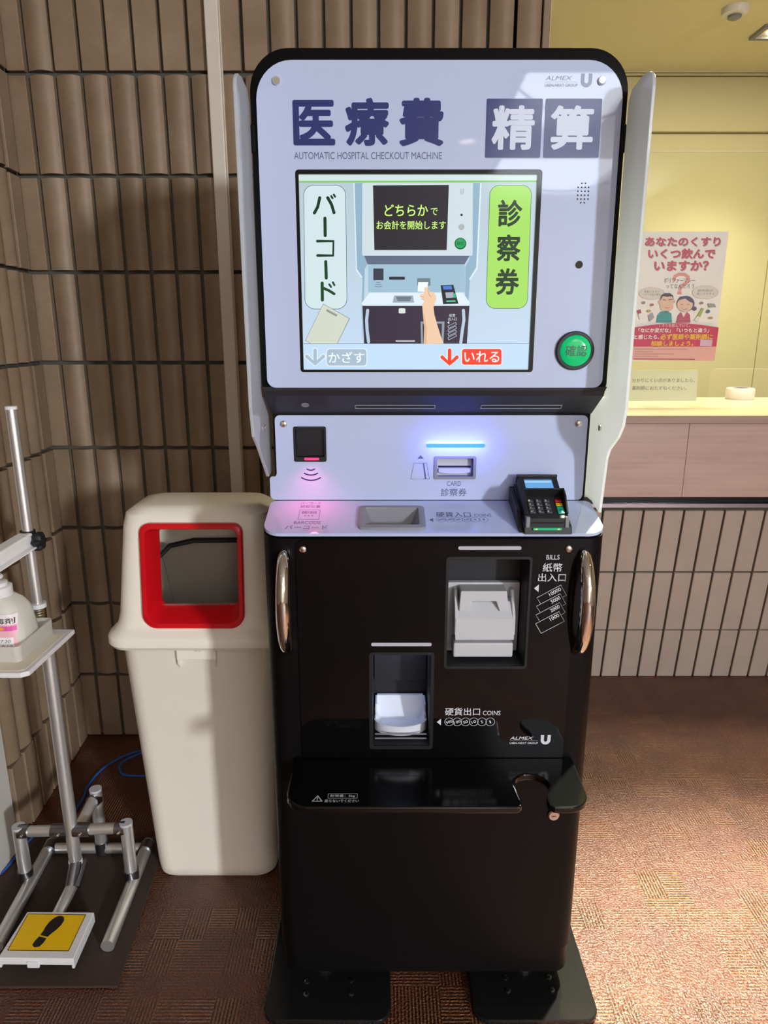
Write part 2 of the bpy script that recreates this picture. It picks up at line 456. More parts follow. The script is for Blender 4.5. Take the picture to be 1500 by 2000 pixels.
# ---- tiled walls: every tile an object of its own
PITCH, TW, ROW, TH = 0.0678, 0.0585, 0.2365, 0.2262
def tile_mesh(name, w, h, bulge, edge, m):
    prof = []
    n = 9
    for i in range(n):
        t = i / (n - 1); x = t * w
        # curved face: low at the edges, highest right of the middle
        y = edge + (bulge - edge) * (math.sin(math.pi * min(1, max(0, t)) ** 1.25) ** 0.8 if 0 < t < 1 else 0)
        prof.append((x, y))
    V, F = [], []
    for (x, y) in prof: V.append((x, -y, 0.0)); V.append((x, -y, h))
    k = len(V)
    V += [(0, 0.0, 0), (0, 0.0, h), (w, 0.0, 0), (w, 0.0, h)]
    for i in range(n - 1): F.append((2 * i, 2 * i + 2, 2 * i + 3, 2 * i + 1))
    F.append((k, 0, 1, k + 1)); F.append((2 * n - 2, k + 2, k + 3, 2 * n - 1))
    F.append(tuple([k] + [2 * i for i in range(n)] + [k + 2])); F.append(tuple([k + 1] + [2 * i + 1 for i in range(n)] + [k + 3]))
    me = bpy.data.meshes.new(name); me.from_pydata(V, [], F)
    bm = bmesh.new(); bm.from_mesh(me); bmesh.ops.recalc_face_normals(bm, faces=bm.faces); bm.to_mesh(me); bm.free()
    shade(me, 35); me.materials.append(m)
    return me
def flat_tile(name, w, h, d, m):
    V, F = bev(box(0, w, -d, 0, 0, h), 0.0015, 1)
    me = bpy.data.meshes.new(name); me.from_pydata(V, [], F); me.materials.append(m)
    return me
def place_tile(me, x, y, z, parent, rz=0.0, rx=0.0):
    o = bpy.data.objects.new('tile', me); COL.objects.link(o)
    o.parent = parent; o.location = (x, y, z); o.rotation_euler = (rx, 0, rz)
    return o
ROWS = [0.0] + [0.2156 + ROW * i for i in range(9)]           # joint heights
t_wave = tile_mesh('wave_tile', TW, TH, 0.024, 0.012, M_tile)
t_wave_low = tile_mesh('low_tile', TW, 0.2060, 0.024, 0.012, M_tile)
t_flat = flat_tile('flat_tile', TW, TH, 0.019, M_tile)
t_flat_low = flat_tile('flat_low_tile', TW, 0.2060, 0.019, M_tile)
t_strip = flat_tile('strip_tile', 0.019, TH, 0.019, M_tile); t_strip_low = flat_tile('strip_low_tile', 0.019, 0.2060, 0.019, M_tile)
t_half = flat_tile('half_tile', 0.0445, TH, 0.019, M_tile); t_half_low = flat_tile('half_low_tile', 0.0445, 0.2060, 0.019, M_tile)
BY = 1.968
wb = struct(obj('wall_back', *join(box(-1.2, 0.411, BY, BY + 0.2, 0, 2.8), box(0.30, 0.411, BY, 4.0, 0, 2.8)), M_mortar), 'brown wall of upright ribbed tiles behind the bin and the machine', 'wall')
for ri, z0 in enumerate(ROWS):
    if z0 > 2.2: break
    low = ri == 0
    for ci in range(20):
        x = 0.3883 - 0.0035 - PITCH * ci + 0.007 - TW - 0.0035
        flat = (ri == 8 and 10 <= ci <= 17) or low
        me = (t_flat_low if flat else t_wave_low) if low else (t_flat if flat else t_wave)
        if ci == 19:
            place_tile(t_half_low if low else t_half, -0.944, BY, z0 + 0.005, wb)
        else: place_tile(me, x, BY, z0 + 0.005, wb)
    place_tile(t_strip_low if low else t_strip, 0.392, BY, z0 + 0.005, wb)
# left wing wall with the same tiles seen at a slant
wl_rot = R(93.8)
ax = Vector((math.cos(wl_rot), math.sin(wl_rot), 0)); nx = Vector((math.sin(wl_rot), -math.cos(wl_rot), 0))
P0 = Vector((-0.913, 1.462, 0))
Lw = 0.52
q = [P0, P0 + ax * Lw, P0 + ax * Lw - nx * 0.3, P0 - nx * 0.3]
wl = struct(obj('wall_left', [(p.x - nx.x * 0.012, p.y - nx.y * 0.012, z) for z in (0, 2.8) for p in q], [(0, 1, 2, 3), (4, 5, 6, 7), (0, 1, 5, 4), (1, 2, 6, 5), (2, 3, 7, 6), (3, 0, 4, 7)], M_mortar), 'slanting brown ribbed tile wall at the left edge', 'wall')
for ri, z0 in enumerate(ROWS):
    if z0 > 2.2: break
    low = ri == 0
    for ci in range(7):
        p = P0 + ax * (0.012 + PITCH * ci) - nx * 0.012
        me = (t_flat_low if low else (t_flat if ci == 6 else t_wave))
        place_tile(me, p.x, p.y, z0 + 0.005, wl, rz=wl_rot)
pil = struct(obj('trim_1', *bev(box(-1.3, -0.905, 1.30, 1.456, 0, 2.8), 0.004, 1), M_white_paint), 'white painted wall end with a chipped corner at the floor', 'pillar')
# the chip: bare dark plaster showing in the paint
chip = [(-1.02, 0.03), (-1.0, 0.075), (-0.985, 0.085), (-0.975, 0.072), (-0.96, 0.09), (-0.95, 0.078), (-0.944, 0.082), (-0.93, 0.06), (-0.922, 0.058), (-0.935, 0.035), (-0.955, 0.04), (-0.965, 0.028), (-0.98, 0.036)]
obj('paint_chip', *sheet(chip, lambda u, v, w: (u, 1.2995 - w, v), 0.0), M_dark, pil)

# ---- the counter side
cw = struct(obj('wall_counter', [(0.40, 2.357, 0), (3.2, 2.357, 0), (3.2, 2.27, 0.668), (0.40, 2.27, 0.668), (0.40, 2.5, 0), (3.2, 2.5, 0), (3.2, 2.5, 0.668), (0.40, 2.5, 0.668)],
    [(0, 1, 2, 3), (4, 5, 6, 7), (0, 1, 5, 4), (1, 2, 6, 5), (2, 3, 7, 6), (3, 0, 4, 7)], M_mortar), 'grey beige tiled wall leaning back under the counter', 'wall')
lean = math.atan2(0.087, 0.668); SL = 0.668 / math.cos(lean)
TG = [(0.0, 0.196), (0.202, 0.2275), (0.437, 0.2275)]
gm = [flat_tile('grey_tile_%d' % i, 0.0615, h, 0.012, M_tile_grey) for i, (_, h) in enumerate(TG)]
for i, (s0, h) in enumerate(TG):
    for c in range(39):
        x = 0.8084 - 6 * 0.0686 + 0.0036 + c * 0.0686 + 0.0686
        yy = 2.357 - (s0 + 0.002) * math.sin(lean); zz = (s0 + 0.002) * math.cos(lean)
        place_tile(gm[i], x, yy, zz, cw, rx=lean)
ap = thing('counter_apron', 'pinkish wood grain front under the pharmacy counter with a metal strip below', 'counter front', (0.9, 2.236, 0.67))
def apl(x0, x1, y0, y1, z0, z1): return bev(box(x0 - 0.9, x1 - 0.9, y0 - 2.236, y1 - 2.236, z0 - 0.67, z1 - 0.67), 0.0008, 1)
obj('panel', *apl(0.42, 0.9885, 2.236, 2.256, 0.713, 0.9605), M_wood_pink, ap)
obj('panel', *apl(0.9895, 2.1, 2.236, 2.256, 0.713, 0.9605), M_wood_pink, ap)
obj('panel', *apl(2.101, 3.19, 2.236, 2.256, 0.713, 0.9605), M_wood_pink, ap)
obj('kick_strip', *apl(0.42, 3.19, 2.243, 2.262, 0.690, 0.713), mat('black_stone_strip', '#1c1c22', rough=0.15, noise=0.3, nscale=300), ap)
obj('metal_strip', *apl(0.42, 3.19, 2.236, 2.266, 0.676, 0.690), mat('brushed_strip', '#c3b7bf', rough=0.25, metal=1.0, noise=0.05), ap)
wt = thing('counter_worktop', 'pale wood counter top with a brown front edge', 'worktop', (1.5, 2.21, 0.96))
obj('top', *bev(box(-1.09, 1.69, 0.0, 0.64, 0.0235, 0.0265), 0.001, 1), M_wood_pale, wt)
obj('edge_band', *bev(box(-1.09, 1.69, 0.001, 0.64, 0.0, 0.0235), 0.001, 1), M_wood_edge, wt)
CTZ = 0.9865
# room behind the counter
M_yellow_wall = mat('cream_yellow_wall', '#cfc79f', rough=0.7, noise=0.03, nscale=5)
M_yellow_ceiling = mat('cream_ceiling_board', '#e6deba', rough=0.9, noise=0.05, nscale=150, bump=0.5)
wf = struct(obj('wall_far', *box(0.41, 3.2, 3.92, 4.0, 0, 2.5), M_yellow_wall), 'cream wall at the back of the room behind the counter', 'wall')
for x0, x1 in ((0.42, 1.05), (1.053, 2.048), (2.052, 3.19)):
    obj('panel', *bev(box(x0, x1, 3.905, 3.92, 0.2, 2.226), 0.0015, 1), M_yellow_wall, wf)
obj('fascia', *bev(box(0.41, 3.2, 3.88, 3.92, 2.232, 2.478), 0.002, 1), M_yellow_wall, wf)
obj('cornice', *join(box(0.41, 3.2, 3.87, 3.92, 2.482, 2.49), box(0.41, 3.2, 3.86, 3.92, 2.492, 2.5)), M_yellow_wall, wf)
struct(obj('ceiling_2', *join(box(0.41, 3.2, 1.97, 4.0, 2.5, 2.54), box(0.41, 3.2, 1.97, 2.0, 2.5, 2.8)), M_yellow_ceiling), 'cream textured ceiling board over the counter', 'ceiling')
struct(obj('floor_2', *box(0.41, 3.2, 2.6, 4.0, -0.05, 0.0), M_plaster))
cl = thing('ceiling_light', 'long ceiling light over the pharmacy counter', 'ceiling light', (1.35, 2.55, 2.5))
obj('housing', *rbox(-0.75, 0.75, -0.16, 0.16, -0.03, 0.0, 0.004), M_white_plastic, cl)
al = area('counter_lamp_light', (0, 0, -0.036), (0, 0, 0), 1.4, 0.28, 46, (1.0, 0.89, 0.60)); al.parent = cl
sd = thing('smoke_detector', 'round white smoke detector on the cream ceiling', 'smoke detector', (1.405, 3.18, 2.5))
obj('base', *lathe([(0.051, 0), (0.051, -0.012), (0.047, -0.024), (0.03, -0.028)], 28), M_white_plastic, sd, smooth=True)
obj('sensor_cage', *lathe([(0.026, -0.026), (0.026, -0.036), (0.012, -0.043)], 20), M_mid_grey, sd, smooth=True)
sp = thing('ceiling_spotlight', 'square recessed ceiling spotlight at the right edge', 'spotlight', (1.70, 3.40, 2.5))
obj('frame', *bev(prism([rrect(-0.095, -0.07, 0.095, 0.07, 0.004, 2), rrect(-0.075, -0.05, 0.075, 0.05, 0.003, 2)], lambda u, v, w: (u, v, -w), 0, 0.012), 0.001, 1), M_mid_grey, sp)
obj('lamp', *lathe([(0.045, -0.002), (0.04, -0.006)], 20), mat('spot_lamp_glow', '#ffffff', emit=(1.0, 0.95, 0.75), es=12, noise=0), sp)
l = bpy.data.lights.new('spot_beam', 'SPOT'); l.energy = 60; l.spot_size = R(90); l.spot_blend = 0.8; l.shadow_soft_size = 0.03; l.color = (1.0, 0.93, 0.70)
lo = bpy.data.objects.new('spot_beam', l); COL.objects.link(lo); lo.parent = sp; lo.location = (0, 0, -0.05)
# strong spotlight of the lobby ceiling that floods the carpet right of the machine
fs = thing('ceiling_floodlight', 'bright lobby ceiling spotlight above the carpet before the counter', 'spotlight', (0.98, 1.86, 2.8))
obj('housing', *lathe([(0.06, 0.0), (0.06, -0.03), (0.052, -0.034), (0.05, -0.012)], 24), M_white_plastic, fs, smooth=True)
obj('lamp', *lathe([(0.048, -0.014), (0.04, -0.018)], 24), mat('flood_lamp_glow', '#ffffff', emit=(1.0, 0.97, 0.82), es=20, noise=0), fs)
l = bpy.data.lights.new('flood_beam', 'SPOT'); l.energy = 1700; l.spot_size = R(46); l.spot_blend = 0.75; l.shadow_soft_size = 0.045; l.color = (1.0, 0.98, 0.76)
lo = bpy.data.objects.new('flood_beam', l); COL.objects.link(lo); lo.parent = fs; lo.location = (0, 0, -0.09)
lo.rotation_euler = (Vector((0.86, 0.62, 0.0)) - Vector((0.98, 1.86, 2.71))).to_track_quat('-Z', 'Y').to_euler()

# lobby downlights in the ceiling behind the photographer
M_lamp = mat('warm_lamp_glow', '#ffffff', emit=(1.0, 0.72, 0.5), es=9.0, noise=0)
for i, (x, y) in enumerate(((-1.9, -3.4), (0.62, -3.38), (-1.2, -1.6), (2.4, 0.3))):
    dl = thing('downlight', ('recessed round downlight farthest back in the lobby ceiling', 'recessed round downlight between the two skylights', 'recessed round downlight behind the pedal stand side of the lobby', 'recessed round downlight near the right wall')[i], 'downlight', (x, y, 2.8), group='lobby downlights')
    obj('trim_ring', *prism([circ(0, 0, 0.075), circ(0, 0, 0.058)], lambda u, v, w: (u, v, -w), 0.0, 0.006), M_white_plastic, dl)
    obj('lamp', *lathe([(0.057, -0.001), (0.05, -0.003)], 24), M_lamp, dl)
    l = bpy.data.lights.new('downlight_beam', 'SPOT'); l.energy = 26; l.spot_size = R(110); l.spot_blend = 0.6; l.shadow_soft_size = 0.05; l.color = (1.0, 0.8, 0.58)
    lo = bpy.data.objects.new('downlight_beam', l); COL.objects.link(lo); lo.parent = dl; lo.location = (0, 0, -0.02)

# cable duct on the tiled wall
du = thing('cable_duct', 'white vertical cable duct running down the brown tiled wall', 'cable duct', (-0.4205, 1.944, 0))
obj('cover', *bev(box(-0.017, 0.017, -0.016, 0.0, 0.2, 2.79), 0.003, 2), M_conduit, du)
obj('backing', *box(-0.0185, 0.0185, 0.0, 0.006, 0.2, 2.79), M_conduit, du)

# ================================================================== the payment machine
KX, KY = 0.0807, 1.06
K = thing('checkout_machine', 'tall black and bluish white hospital checkout kiosk with a lit touch screen', 'kiosk', (KX, KY, 0))
W2 = 0.2777
def D(u, v, w): return (u, 0.0563 + 0.0193 * (v - 1.1698) - w, v)      # display face
def Mi(u, v, w): return (u, 0.110 - w, v)                             # upright middle panel
def Ct(u, v, w): return (u, v, 0.930 + 0.26 * v + w)                  # sloping ledge
def Fr(u, v, w): return (u, -0.004 - w, v)                            # lower front panel face
def XZ(y): return lambda u, v, w: (u, y - w, v)

# lower cabinet
plan = rrect(-W2, 0.0, W2, 0.42, (0.032, 0.032, 0.008, 0.008), 7)
V = [(x, y, 0.112) for x, y in plan] + [(x, y, 0.9215 + 0.26 * min(y, 0.118)) for x, y in plan]
n = len(plan)
cab = obj('cabinet', V, [tuple(range(n)), tuple(range(n, 2 * n))] + [(i, (i + 1) % n, (i + 1) % n + n, i + n) for i in range(n)], M_black, K)
cut(cab, box(0.0235, 0.1535, -0.05, 0.066, 0.700, 0.888), box(-0.1005, -0.0025, -0.05, 0.085, 0.549, 0.7205), box(-0.1165, -0.019, 0.018, 0.078, 0.895, 1.1))
shade(cab.data, 30)
plan2 = rrect(-W2 + 0.004, 0.003, W2 - 0.004, 0.41, (0.03, 0.03, 0.008, 0.008), 7)
obj('plinth', *loft([[(x, y, 0.055) for x, y in plan2], [(x, y, 0.113) for x, y in plan2]]), M_black, K, smooth=True)
for sx in (-1, 1):
    for sy in (0.06, 0.34): obj('levelling_foot', *lathe([(0.022, 0.012), (0.022, 0.02), (0.01, 0.022), (0.01, 0.056)], 14, (sx * 0.2, sy, 0)), M_joint, K)
# foot plates with bolts
for sx, u0, u1, bolts in ((-1, -0.306, -0.068, ((-0.231, 0.0193), (-0.145, 0.0215), (-0.230, -0.0077), (-0.1436, -0.0067))), (1, 0.0875, 0.320, ((0.158, 0.0271), (0.2439, 0.0282), (0.1581, -0.0013), (0.2435, 0.0008)))):
    pl = rrect(u0, -0.06, u1, 0.44, 0.028, 6)
    fp = obj('foot_plate', *bev(prism(pl, lambda u, v, w: (u, v, w), 0.0, 0.012), 0.0025, 2), M_plate, K); shade(fp.data, 18)
    for (bx, by) in bolts: obj('bolt', *lathe([(0.0052, 0.0118), (0.0052, 0.0135), (0.0035, 0.0142)], 12, (bx, by, 0)), M_joint, fp)

# glossy lower front panel with its two openings
bill_o = rrect(0.0189, 0.6955, 0.158, 0.8932, 0.006, 4); coin_o = rrect(-0.106, 0.543, 0.0035, 0.726, 0.006, 4)
fp_out = rrect(-0.2222, 0.5265, 0.2295, 0.9205, (0.003, 0.003, 0.014, 0.014), 5)
fpan = obj('front_panel', *prism([fp_out, bill_o, coin_o], XZ(0.0), 0.0005, 0.004), M_black_gloss, K)
for (u, v) in ((-0.2104, 0.9053), (0.2147, 0.9062)):
    obj('screw', *lathe([(0.0055, 0.0), (0.0055, 0.0022), (0.004, 0.0034)], 16, (u, -0.004, v), 'y'), M_screw, fpan, smooth=True)
M_bar = mat('frosted_light_bar', '#b9b7c4', rough=0.35, noise=0)
for (u0, u1, v) in ((0.038, 0.1392, 0.9075), (-0.102, -0.0015, 0.7399)):
    obj('light_bar', *prism(rrect(u0, v - 0.003, u1, v + 0.003, 0.0029, 5), XZ(-0.004), 0.0, 0.0006), M_bar, fpan)
# bill opening: rim, liner, grey bill mouth
br = obj('bill_slot_rim', *bev(prism([rrect(0.0189, 0.6955, 0.158, 0.8932, 0.006, 4), rrect(0.0232, 0.7005, 0.1537, 0.8885, 0.003, 3)], XZ(0.0), 0.0, 0.0055), 0.0008, 1), M_black_plastic, K)
lin_ = join(box(0.0236, 0.0242, 0, 0.066, 0.7005, 0.8885), box(0.1528, 0.1534, 0, 0.066, 0.7005, 0.8885), box(0.0236, 0.1534, 0, 0.066, 0.7001, 0.7007), box(0.0236, 0.1534, 0, 0.066, 0.887, 0.8879), box(0.0236, 0.1534, 0.0652, 0.0658, 0.7005, 0.888))
obj('recess_liner', *lin_, M_hood_black, br)
bu = obj('bill_mouth', *rbox(0.0262, 0.1515, 0.050, 0.064, 0.702, 0.829, 0.002), M_grey_plastic, K)
# throat block with sloping top
blk = [(0.050, 0.741), (0.010, 0.741), (0.010, 0.779), (0.030, 0.803), (0.050, 0.803)]
def YZx(u0): return lambda y, z, w: (w, y, z)
obj('throat', *bev(prism(blk, lambda y, z, w: (w, y, z), 0.0385, 0.1375), 0.0012, 2), M_grey_plastic, bu)
obj('lower_lip', *bev(box(0.0365, 0.137, 0.012, 0.050, 0.7085, 0.7345), 0.0025, 2), M_grey_plastic, bu)
obj('neck', *box(0.041, 0.134, 0.022, 0.050, 0.733, 0.742), M_mid_grey, bu)
hood = [(0.0445, 0.790), (0.061, 0.790), (0.066, 0.808), (0.106, 0.808), (0.1125, 0.790), (0.1275, 0.790), (0.1235, 0.826), (0.0465, 0.826)]
obj('hood', *bev(prism(hood, XZ(0.0), -0.050, -0.016), 0.0014, 2), M_grey_plastic, bu)
for (a, b) in ((0.0375, 0.0425), (0.1335, 0.1385)):
    obj('side_rail', *bev(prism([(0.050, 0.75), (0.010, 0.75), (0.011, 0.781), (0.034, 0.822), (0.050, 0.822)], lambda y, z, w: (w, y, z), a, b), 0.001, 1), M_grey_plastic, bu)
obj('throat_gap', *box(0.062, 0.112, 0.035, 0.0495, 0.8032, 0.8085), M_dark, bu)
# coin outlet: rim, liner, lit cup
co = obj('coin_outlet_rim', *bev(prism([rrect(-0.106, 0.543, 0.0035, 0.726, 0.006, 4), rrect(-0.1005, 0.5485, -0.0025, 0.721, 0.003, 3)], XZ(0.0), 0.0, 0.0055), 0.0008, 1), M_black_plastic, K)
x0, x1 = -0.1005, -0.0025
obj('recess_liner', *join(box(x0, x0 + 0.0006, 0, 0.085, 0.549, 0.721), box(x1 - 0.0006, x1, 0, 0.085, 0.549, 0.721), box(x0, x1, 0, 0.085, 0.549, 0.5496), box(x0, x1, 0.0842, 0.0848, 0.549, 0.721), box(x0, x1, 0, 0.085, 0.7196, 0.7203)), M_hood_black, co)
obj('inner_baffle', *rbox(x0 + 0.002, x1 - 0.002, 0.074, 0.080, 0.632, 0.690, 0.001), M_hood_black, co)
for z in (0.5575, 0.566): obj('sill_rib', *rbox(x0 + 0.004, x1 - 0.004, 0.0035, 0.0065, z, z + 0.0016, 0.0004, 1), M_mid_grey, co)
ucx = (x0 + x1) / 2
M_cup = mat('translucent_white_cup', '#dfe2ee', rough=0.2, noise=0)
def cup_loop(rx, ry, z, yc, n=26):   # half-round front, square back
    P = [(ucx + rx * math.cos(math.pi + math.pi * i / n), yc + ry * math.sin(math.pi + math.pi * i / n), z) for i in range(n + 1)]
    return P + [(ucx + rx, 0.075, z), (ucx - rx, 0.075, z)]
cl_ = [cup_loop(0.041, 0.020, 0.555, 0.040), cup_loop(0.0465, 0.028, 0.560, 0.038), cup_loop(0.0465, 0.029, 0.579, 0.036), cup_loop(0.043, 0.0255, 0.579, 0.036), cup_loop(0.034, 0.012, 0.563, 0.040)]
cup = obj('coin_cup', *loft(cl_), M_cup, K, smooth=True)
for (a, b) in ((-0.0965, -0.0930), (-0.0100, -0.0065)):
    obj('cup_wall', *bev(prism([(0.075, 0.562), (0.034, 0.562), (0.034, 0.586), (0.042, 0.588), (0.042, 0.603), (0.075, 0.603)], lambda y, z, w: (w, y, z), a, b), 0.0008, 1), M_cup, cup)
obj('cup_back', *prism([(0.080, 0.562), (0.060, 0.562), (0.074, 0.603), (0.080, 0.603)], lambda y, z, w: (w, y, z), -0.0930, -0.0100), M_cup, cup)
ll = bpy.data.lights.new('coin_cup_light', 'AREA'); ll.shape = 'RECTANGLE'; ll.size = 0.06; ll.size_y = 0.02; ll.energy = 0.05; ll.color = (0.50, 0.62, 1.0)
lo = bpy.data.objects.new('coin_cup_light', ll); COL.objects.link(lo); lo.parent = K; lo.location = (ucx, 0.052, 0.7185)
# printing on the lower front panel
wp = 0.0002
text('bills_lettering', 'BILLS', 0.1801, 0.8881, 0.2011, 0.8959, Fr, wp, M_white_print, fpan)
text('bills_lettering', '紙幣', 0.1751, 0.8672, 0.2066, 0.8820, Fr, wp, M_white_print, fpan, bold=0.006)
text('bills_lettering', '出入口', 0.1686, 0.8505, 0.2135, 0.8646, Fr, wp, M_white_print, fpan, bold=0.006)
obj('arrow_mark', *sheet([(0.1630, 0.8390), (0.1706, 0.8325), (0.1706, 0.8455)], Fr, wp), M_white_print, fpan)
def outline(pts, t, mp, w):
    """thin closed line along a polygon"""
    n = len(pts); c = Vector((sum(p[0] for p in pts) / n, sum(p[1] for p in pts) / n))
    inner = []
    for i in range(n):
        p = Vector(pts[i]); a = (Vector(pts[i - 1]) - p).normalized(); b = (Vector(pts[(i + 1) % n]) - p).normalized()
        s = a + b
        if s.length < 1e-4: s = Vector((-b.y, b.x))
        s.normalize()
        if s.dot(c - p) < 0: s = -s
        sn = max(0.25, abs(a.x * s.y - a.y * s.x))
        inner.append(tuple(p + s * (t / sn)))
    return ring(pts, inner, mp, w)
ca, sa = math.cos(R(30.3)), math.sin(R(30.3))
for k, (bx, bz, s) in enumerate(((0.1685, 0.8226, '10000'), (0.1685, 0.8076, '5000'), (0.1685, 0.7923, '2000'), (0.1685, 0.7770, '1000'))):
    f = lambda a, b: (bx + a * ca + b * sa, bz + a * sa - b * ca)
    Lx, Ly = 0.0435, 0.0205
    if k == 3: obj('note_mark', *outline([f(0, 0), f(Lx, 0), f(Lx, Ly), f(0, Ly)], 0.0007, Fr, wp), M_white_print, fpan)
    else:      # the next note lies over the lower left part
        seg = [f(0.0005, 0.0118), f(0, 0), f(Lx, 0), f(Lx, Ly), f(Lx - 0.0062, Ly)]
        obj('note_mark', *sheet(stroke(seg, 0.0007, False), Fr, wp), M_white_print, fpan)
    L = {5: 0.021, 4: 0.0165}[len(s)]
    c0 = f(Lx - 0.003 - L / 2, 0.0055)
    text('note_lettering', s, c0[0] - L / 2, c0[1] - 0.0032, c0[0] + L / 2, c0[1] + 0.0032, Fr, wp, M_white_print, fpan, bold=0.02, rot=R(30.3))
text('coins_lettering', '硬貨出口', 0.0232, 0.6081, 0.0831, 0.6227, Fr, wp, M_white_print, fpan, bold=0.006)
text('coins_lettering', 'COINS', 0.0880, 0.6085, 0.1181, 0.6170, Fr, wp, M_white_print, fpan)
obj('arrow_mark', *sheet([(0.0095, 0.5955), (0.0168, 0.5894), (0.0168, 0.6016)], Fr, wp), M_white_print, fpan)
for k, s in enumerate(('500', '100', '50', '10', '5', '1')):
    cx = 0.0308 + 0.01406 * k
    obj('coin_mark', *ring(circ(cx, 0.5958, 0.0079, 28), circ(cx, 0.5958, 0.0072, 28), Fr, wp), M_white_print, fpan)
    L = (0.0042, 0.0078, 0.0112)[len(s) - 1] if s not in '51' else (0.0034 if s == '5' else 0.0022)
    text('coin_lettering', s, cx - L / 2, 0.5958 - 0.0026, cx + L / 2, 0.5958 + 0.0026, Fr, wp, M_white_print, fpan, rot=R(20), bold=0.01)
def maker_logo(u0, v0, s, mp, w, m, parent):
    text('maker_logo', 'ALMEX', u0, v0 + 0.0095 * s, u0 + 0.0405 * s, v0 + 0.0155 * s, mp, w, m, parent, bold=0.012, shear=0.25)
    obj('maker_logo', *sheet(rrect(u0, v0 + 0.0070 * s, u0 + 0.0485 * s, v0 + 0.0074 * s, 0), mp, w), m, parent)
    text('maker_logo', 'USEN-NEXT GROUP', u0, v0 + 0.0010 * s, u0 + 0.049 * s, v0 + 0.0048 * s, mp, w, m, parent, bold=0.015)
    a, b, t, h = u0 + 0.0532 * s, u0 + 0.0702 * s, 0.0055 * s, 0.0185 * s
    r = (b - a) / 2
    outer = [(a, v0 + h)] + [((a + b) / 2 + r * math.cos(R(180 + 180 * i / 12)), v0 + r + r * math.sin(R(180 + 180 * i / 12))) for i in range(13)] + [(b, v0 + h), (b - t, v0 + h)]
    r2 = r - t
    inner = [((a + b) / 2 + r2 * math.cos(R(-180 * i / 12)), v0 + r + r2 * math.sin(R(-180 * i / 12))) for i in range(13)] + [(a + t, v0 + h)]
    obj('maker_logo', *sheet(outer + inner, mp, w), m, parent)
maker_logo(0.1363, 0.5520, 1.0, Fr, wp, M_white_print, fpan)

# chrome handles
for ux in (-0.2405, 0.2405):
    pts = []
    for i in range(25):
        t = i / 24; a = math.pi * t
        pts.append((ux, 0.004 - 0.045 * math.sin(a) ** 0.55, 0.8985 - 0.170 * t + 0.004 * math.sin(a * 2)))
    rr = [0.0118 * (0.62 + 0.38 * math.sin(math.pi * (0.08 + 0.84 * i / 24)) ** 0.5) for i in range(25)]
    obj('handle', *tube(pts, rr, 16), M_chrome, K, smooth=True)
# shelf with a cane notch
sh = [(-0.237, 0.0), (-0.2365, -0.09)] + [(-0.2000 + 0.0365 * math.cos(R(a)), -0.0965 + 0.0365 * math.sin(R(a))) for a in range(185, 271, 17)]
sh += [(0.126, -0.133), (0.1315, -0.1315), (0.1350, -0.1275), (0.1360, -0.1215), (0.1352, -0.112), (0.1340, -0.100)]
ccx, ccy, cr_ = 0.1605, -0.078, 0.0285
sh += [(ccx + cr_ * math.cos(R(a)), ccy + cr_ * math.sin(R(a))) for a in range(196, -33, -12)]
sh += [(0.1805, -0.102), (0.1775, -0.110), (0.1768, -0.119), (0.1795, -0.1275), (0.186, -0.1325), (0.2045, -0.133)]
sh += [(0.2085 + 0.036 * math.cos(R(a)), -0.097 + 0.036 * math.sin(R(a))) for a in range(275, 361, 17)]
sh += [(0.246, -0.03), (0.246, 0.0)]
shelf = obj('shelf', *bev(prism(sh, lambda u, v, w: (u, v, 0.5251 + w), -0.012, 0.0), 0.0025, 2), mat('satin_black_shelf', '#080808', rough=0.13, noise=0.05), K)
shade(shelf.data, 18)
Sh = lambda u, v, w: (u, v, 0.5252 + w)
text('shelf_lettering', '耐荷重：5kg', -0.1665, -0.1095, -0.1270, -0.1025, Sh, 0.0003, M_white_print, shelf, bold=0.004)
obj('shelf_label_box', *outline([(-0.170, -0.112), (-0.123, -0.112), (-0.123, -0.1005), (-0.170, -0.1005)], 0.0006, Sh, 0.0003), M_white_print, shelf)
text('shelf_lettering', '座らないでください', -0.1745, -0.1215, -0.1205, -0.1145, Sh, 0.0003, M_white_print, shelf, bold=0.01)
tri = [(-0.1950, -0.1195), (-0.1775, -0.1195), (-0.18625, -0.1045)]
obj('warning_mark', *outline(tri, 0.0014, Sh, 0.0003), M_white_print, shelf)
obj('warning_mark', *sheet(rrect(-0.1868, -0.1150, -0.1857, -0.1090, 0.0003, 2), Sh, 0.0003), M_white_print, shelf)
obj('warning_mark', *sheet(circ(-0.18625, -0.1168, 0.0008, 10), Sh, 0.0003), M_white_print, shelf)
lk = obj('key_lock', *lathe([(0.0105, 0.0), (0.0105, 0.004), (0.0085, 0.006)], 24, (0.2215, 0.0, 0.4085), 'y'), M_screw, K, smooth=True)
obj('keyhole', *sheet(rrect(0.2175, 0.4078, 0.2255, 0.4092, 0.0005, 2), XZ(-0.0061), 0.0002), M_dark, lk)

# white ledge with coin hopper
led_out = rrect(-0.2765, 0.001, 0.2765, 0.1085, (0.030, 0.030, 0.012, 0.012), 7)
ledge = obj('ledge', *prism([led_out, rrect(-0.1165, 0.018, -0.019, 0.078, 0.006, 4)], Ct, -0.005, 0.0), M_panel, K)
hop_r = obj('coin_hopper', *bev(prism([rrect(-0.123, 0.012, -0.0126, 0.0835, 0.008, 4), rrect(-0.1125, 0.0215, -0.0230, 0.0775, 0.004, 3)], Ct, -0.004, 0.004), 0.0012, 2), M_mid_grey, K, smooth=True)
hb = [(-0.1125, 0.0215), (-0.0230, 0.0215), (-0.0230, 0.0775), (-0.1125, 0.0775)]
hl = [[Ct(u, v, 0.002) for u, v in hb], [(-0.088, 0.033, 0.905), (-0.047, 0.033, 0.905), (-0.047, 0.055, 0.905), (-0.088, 0.055, 0.905)]]
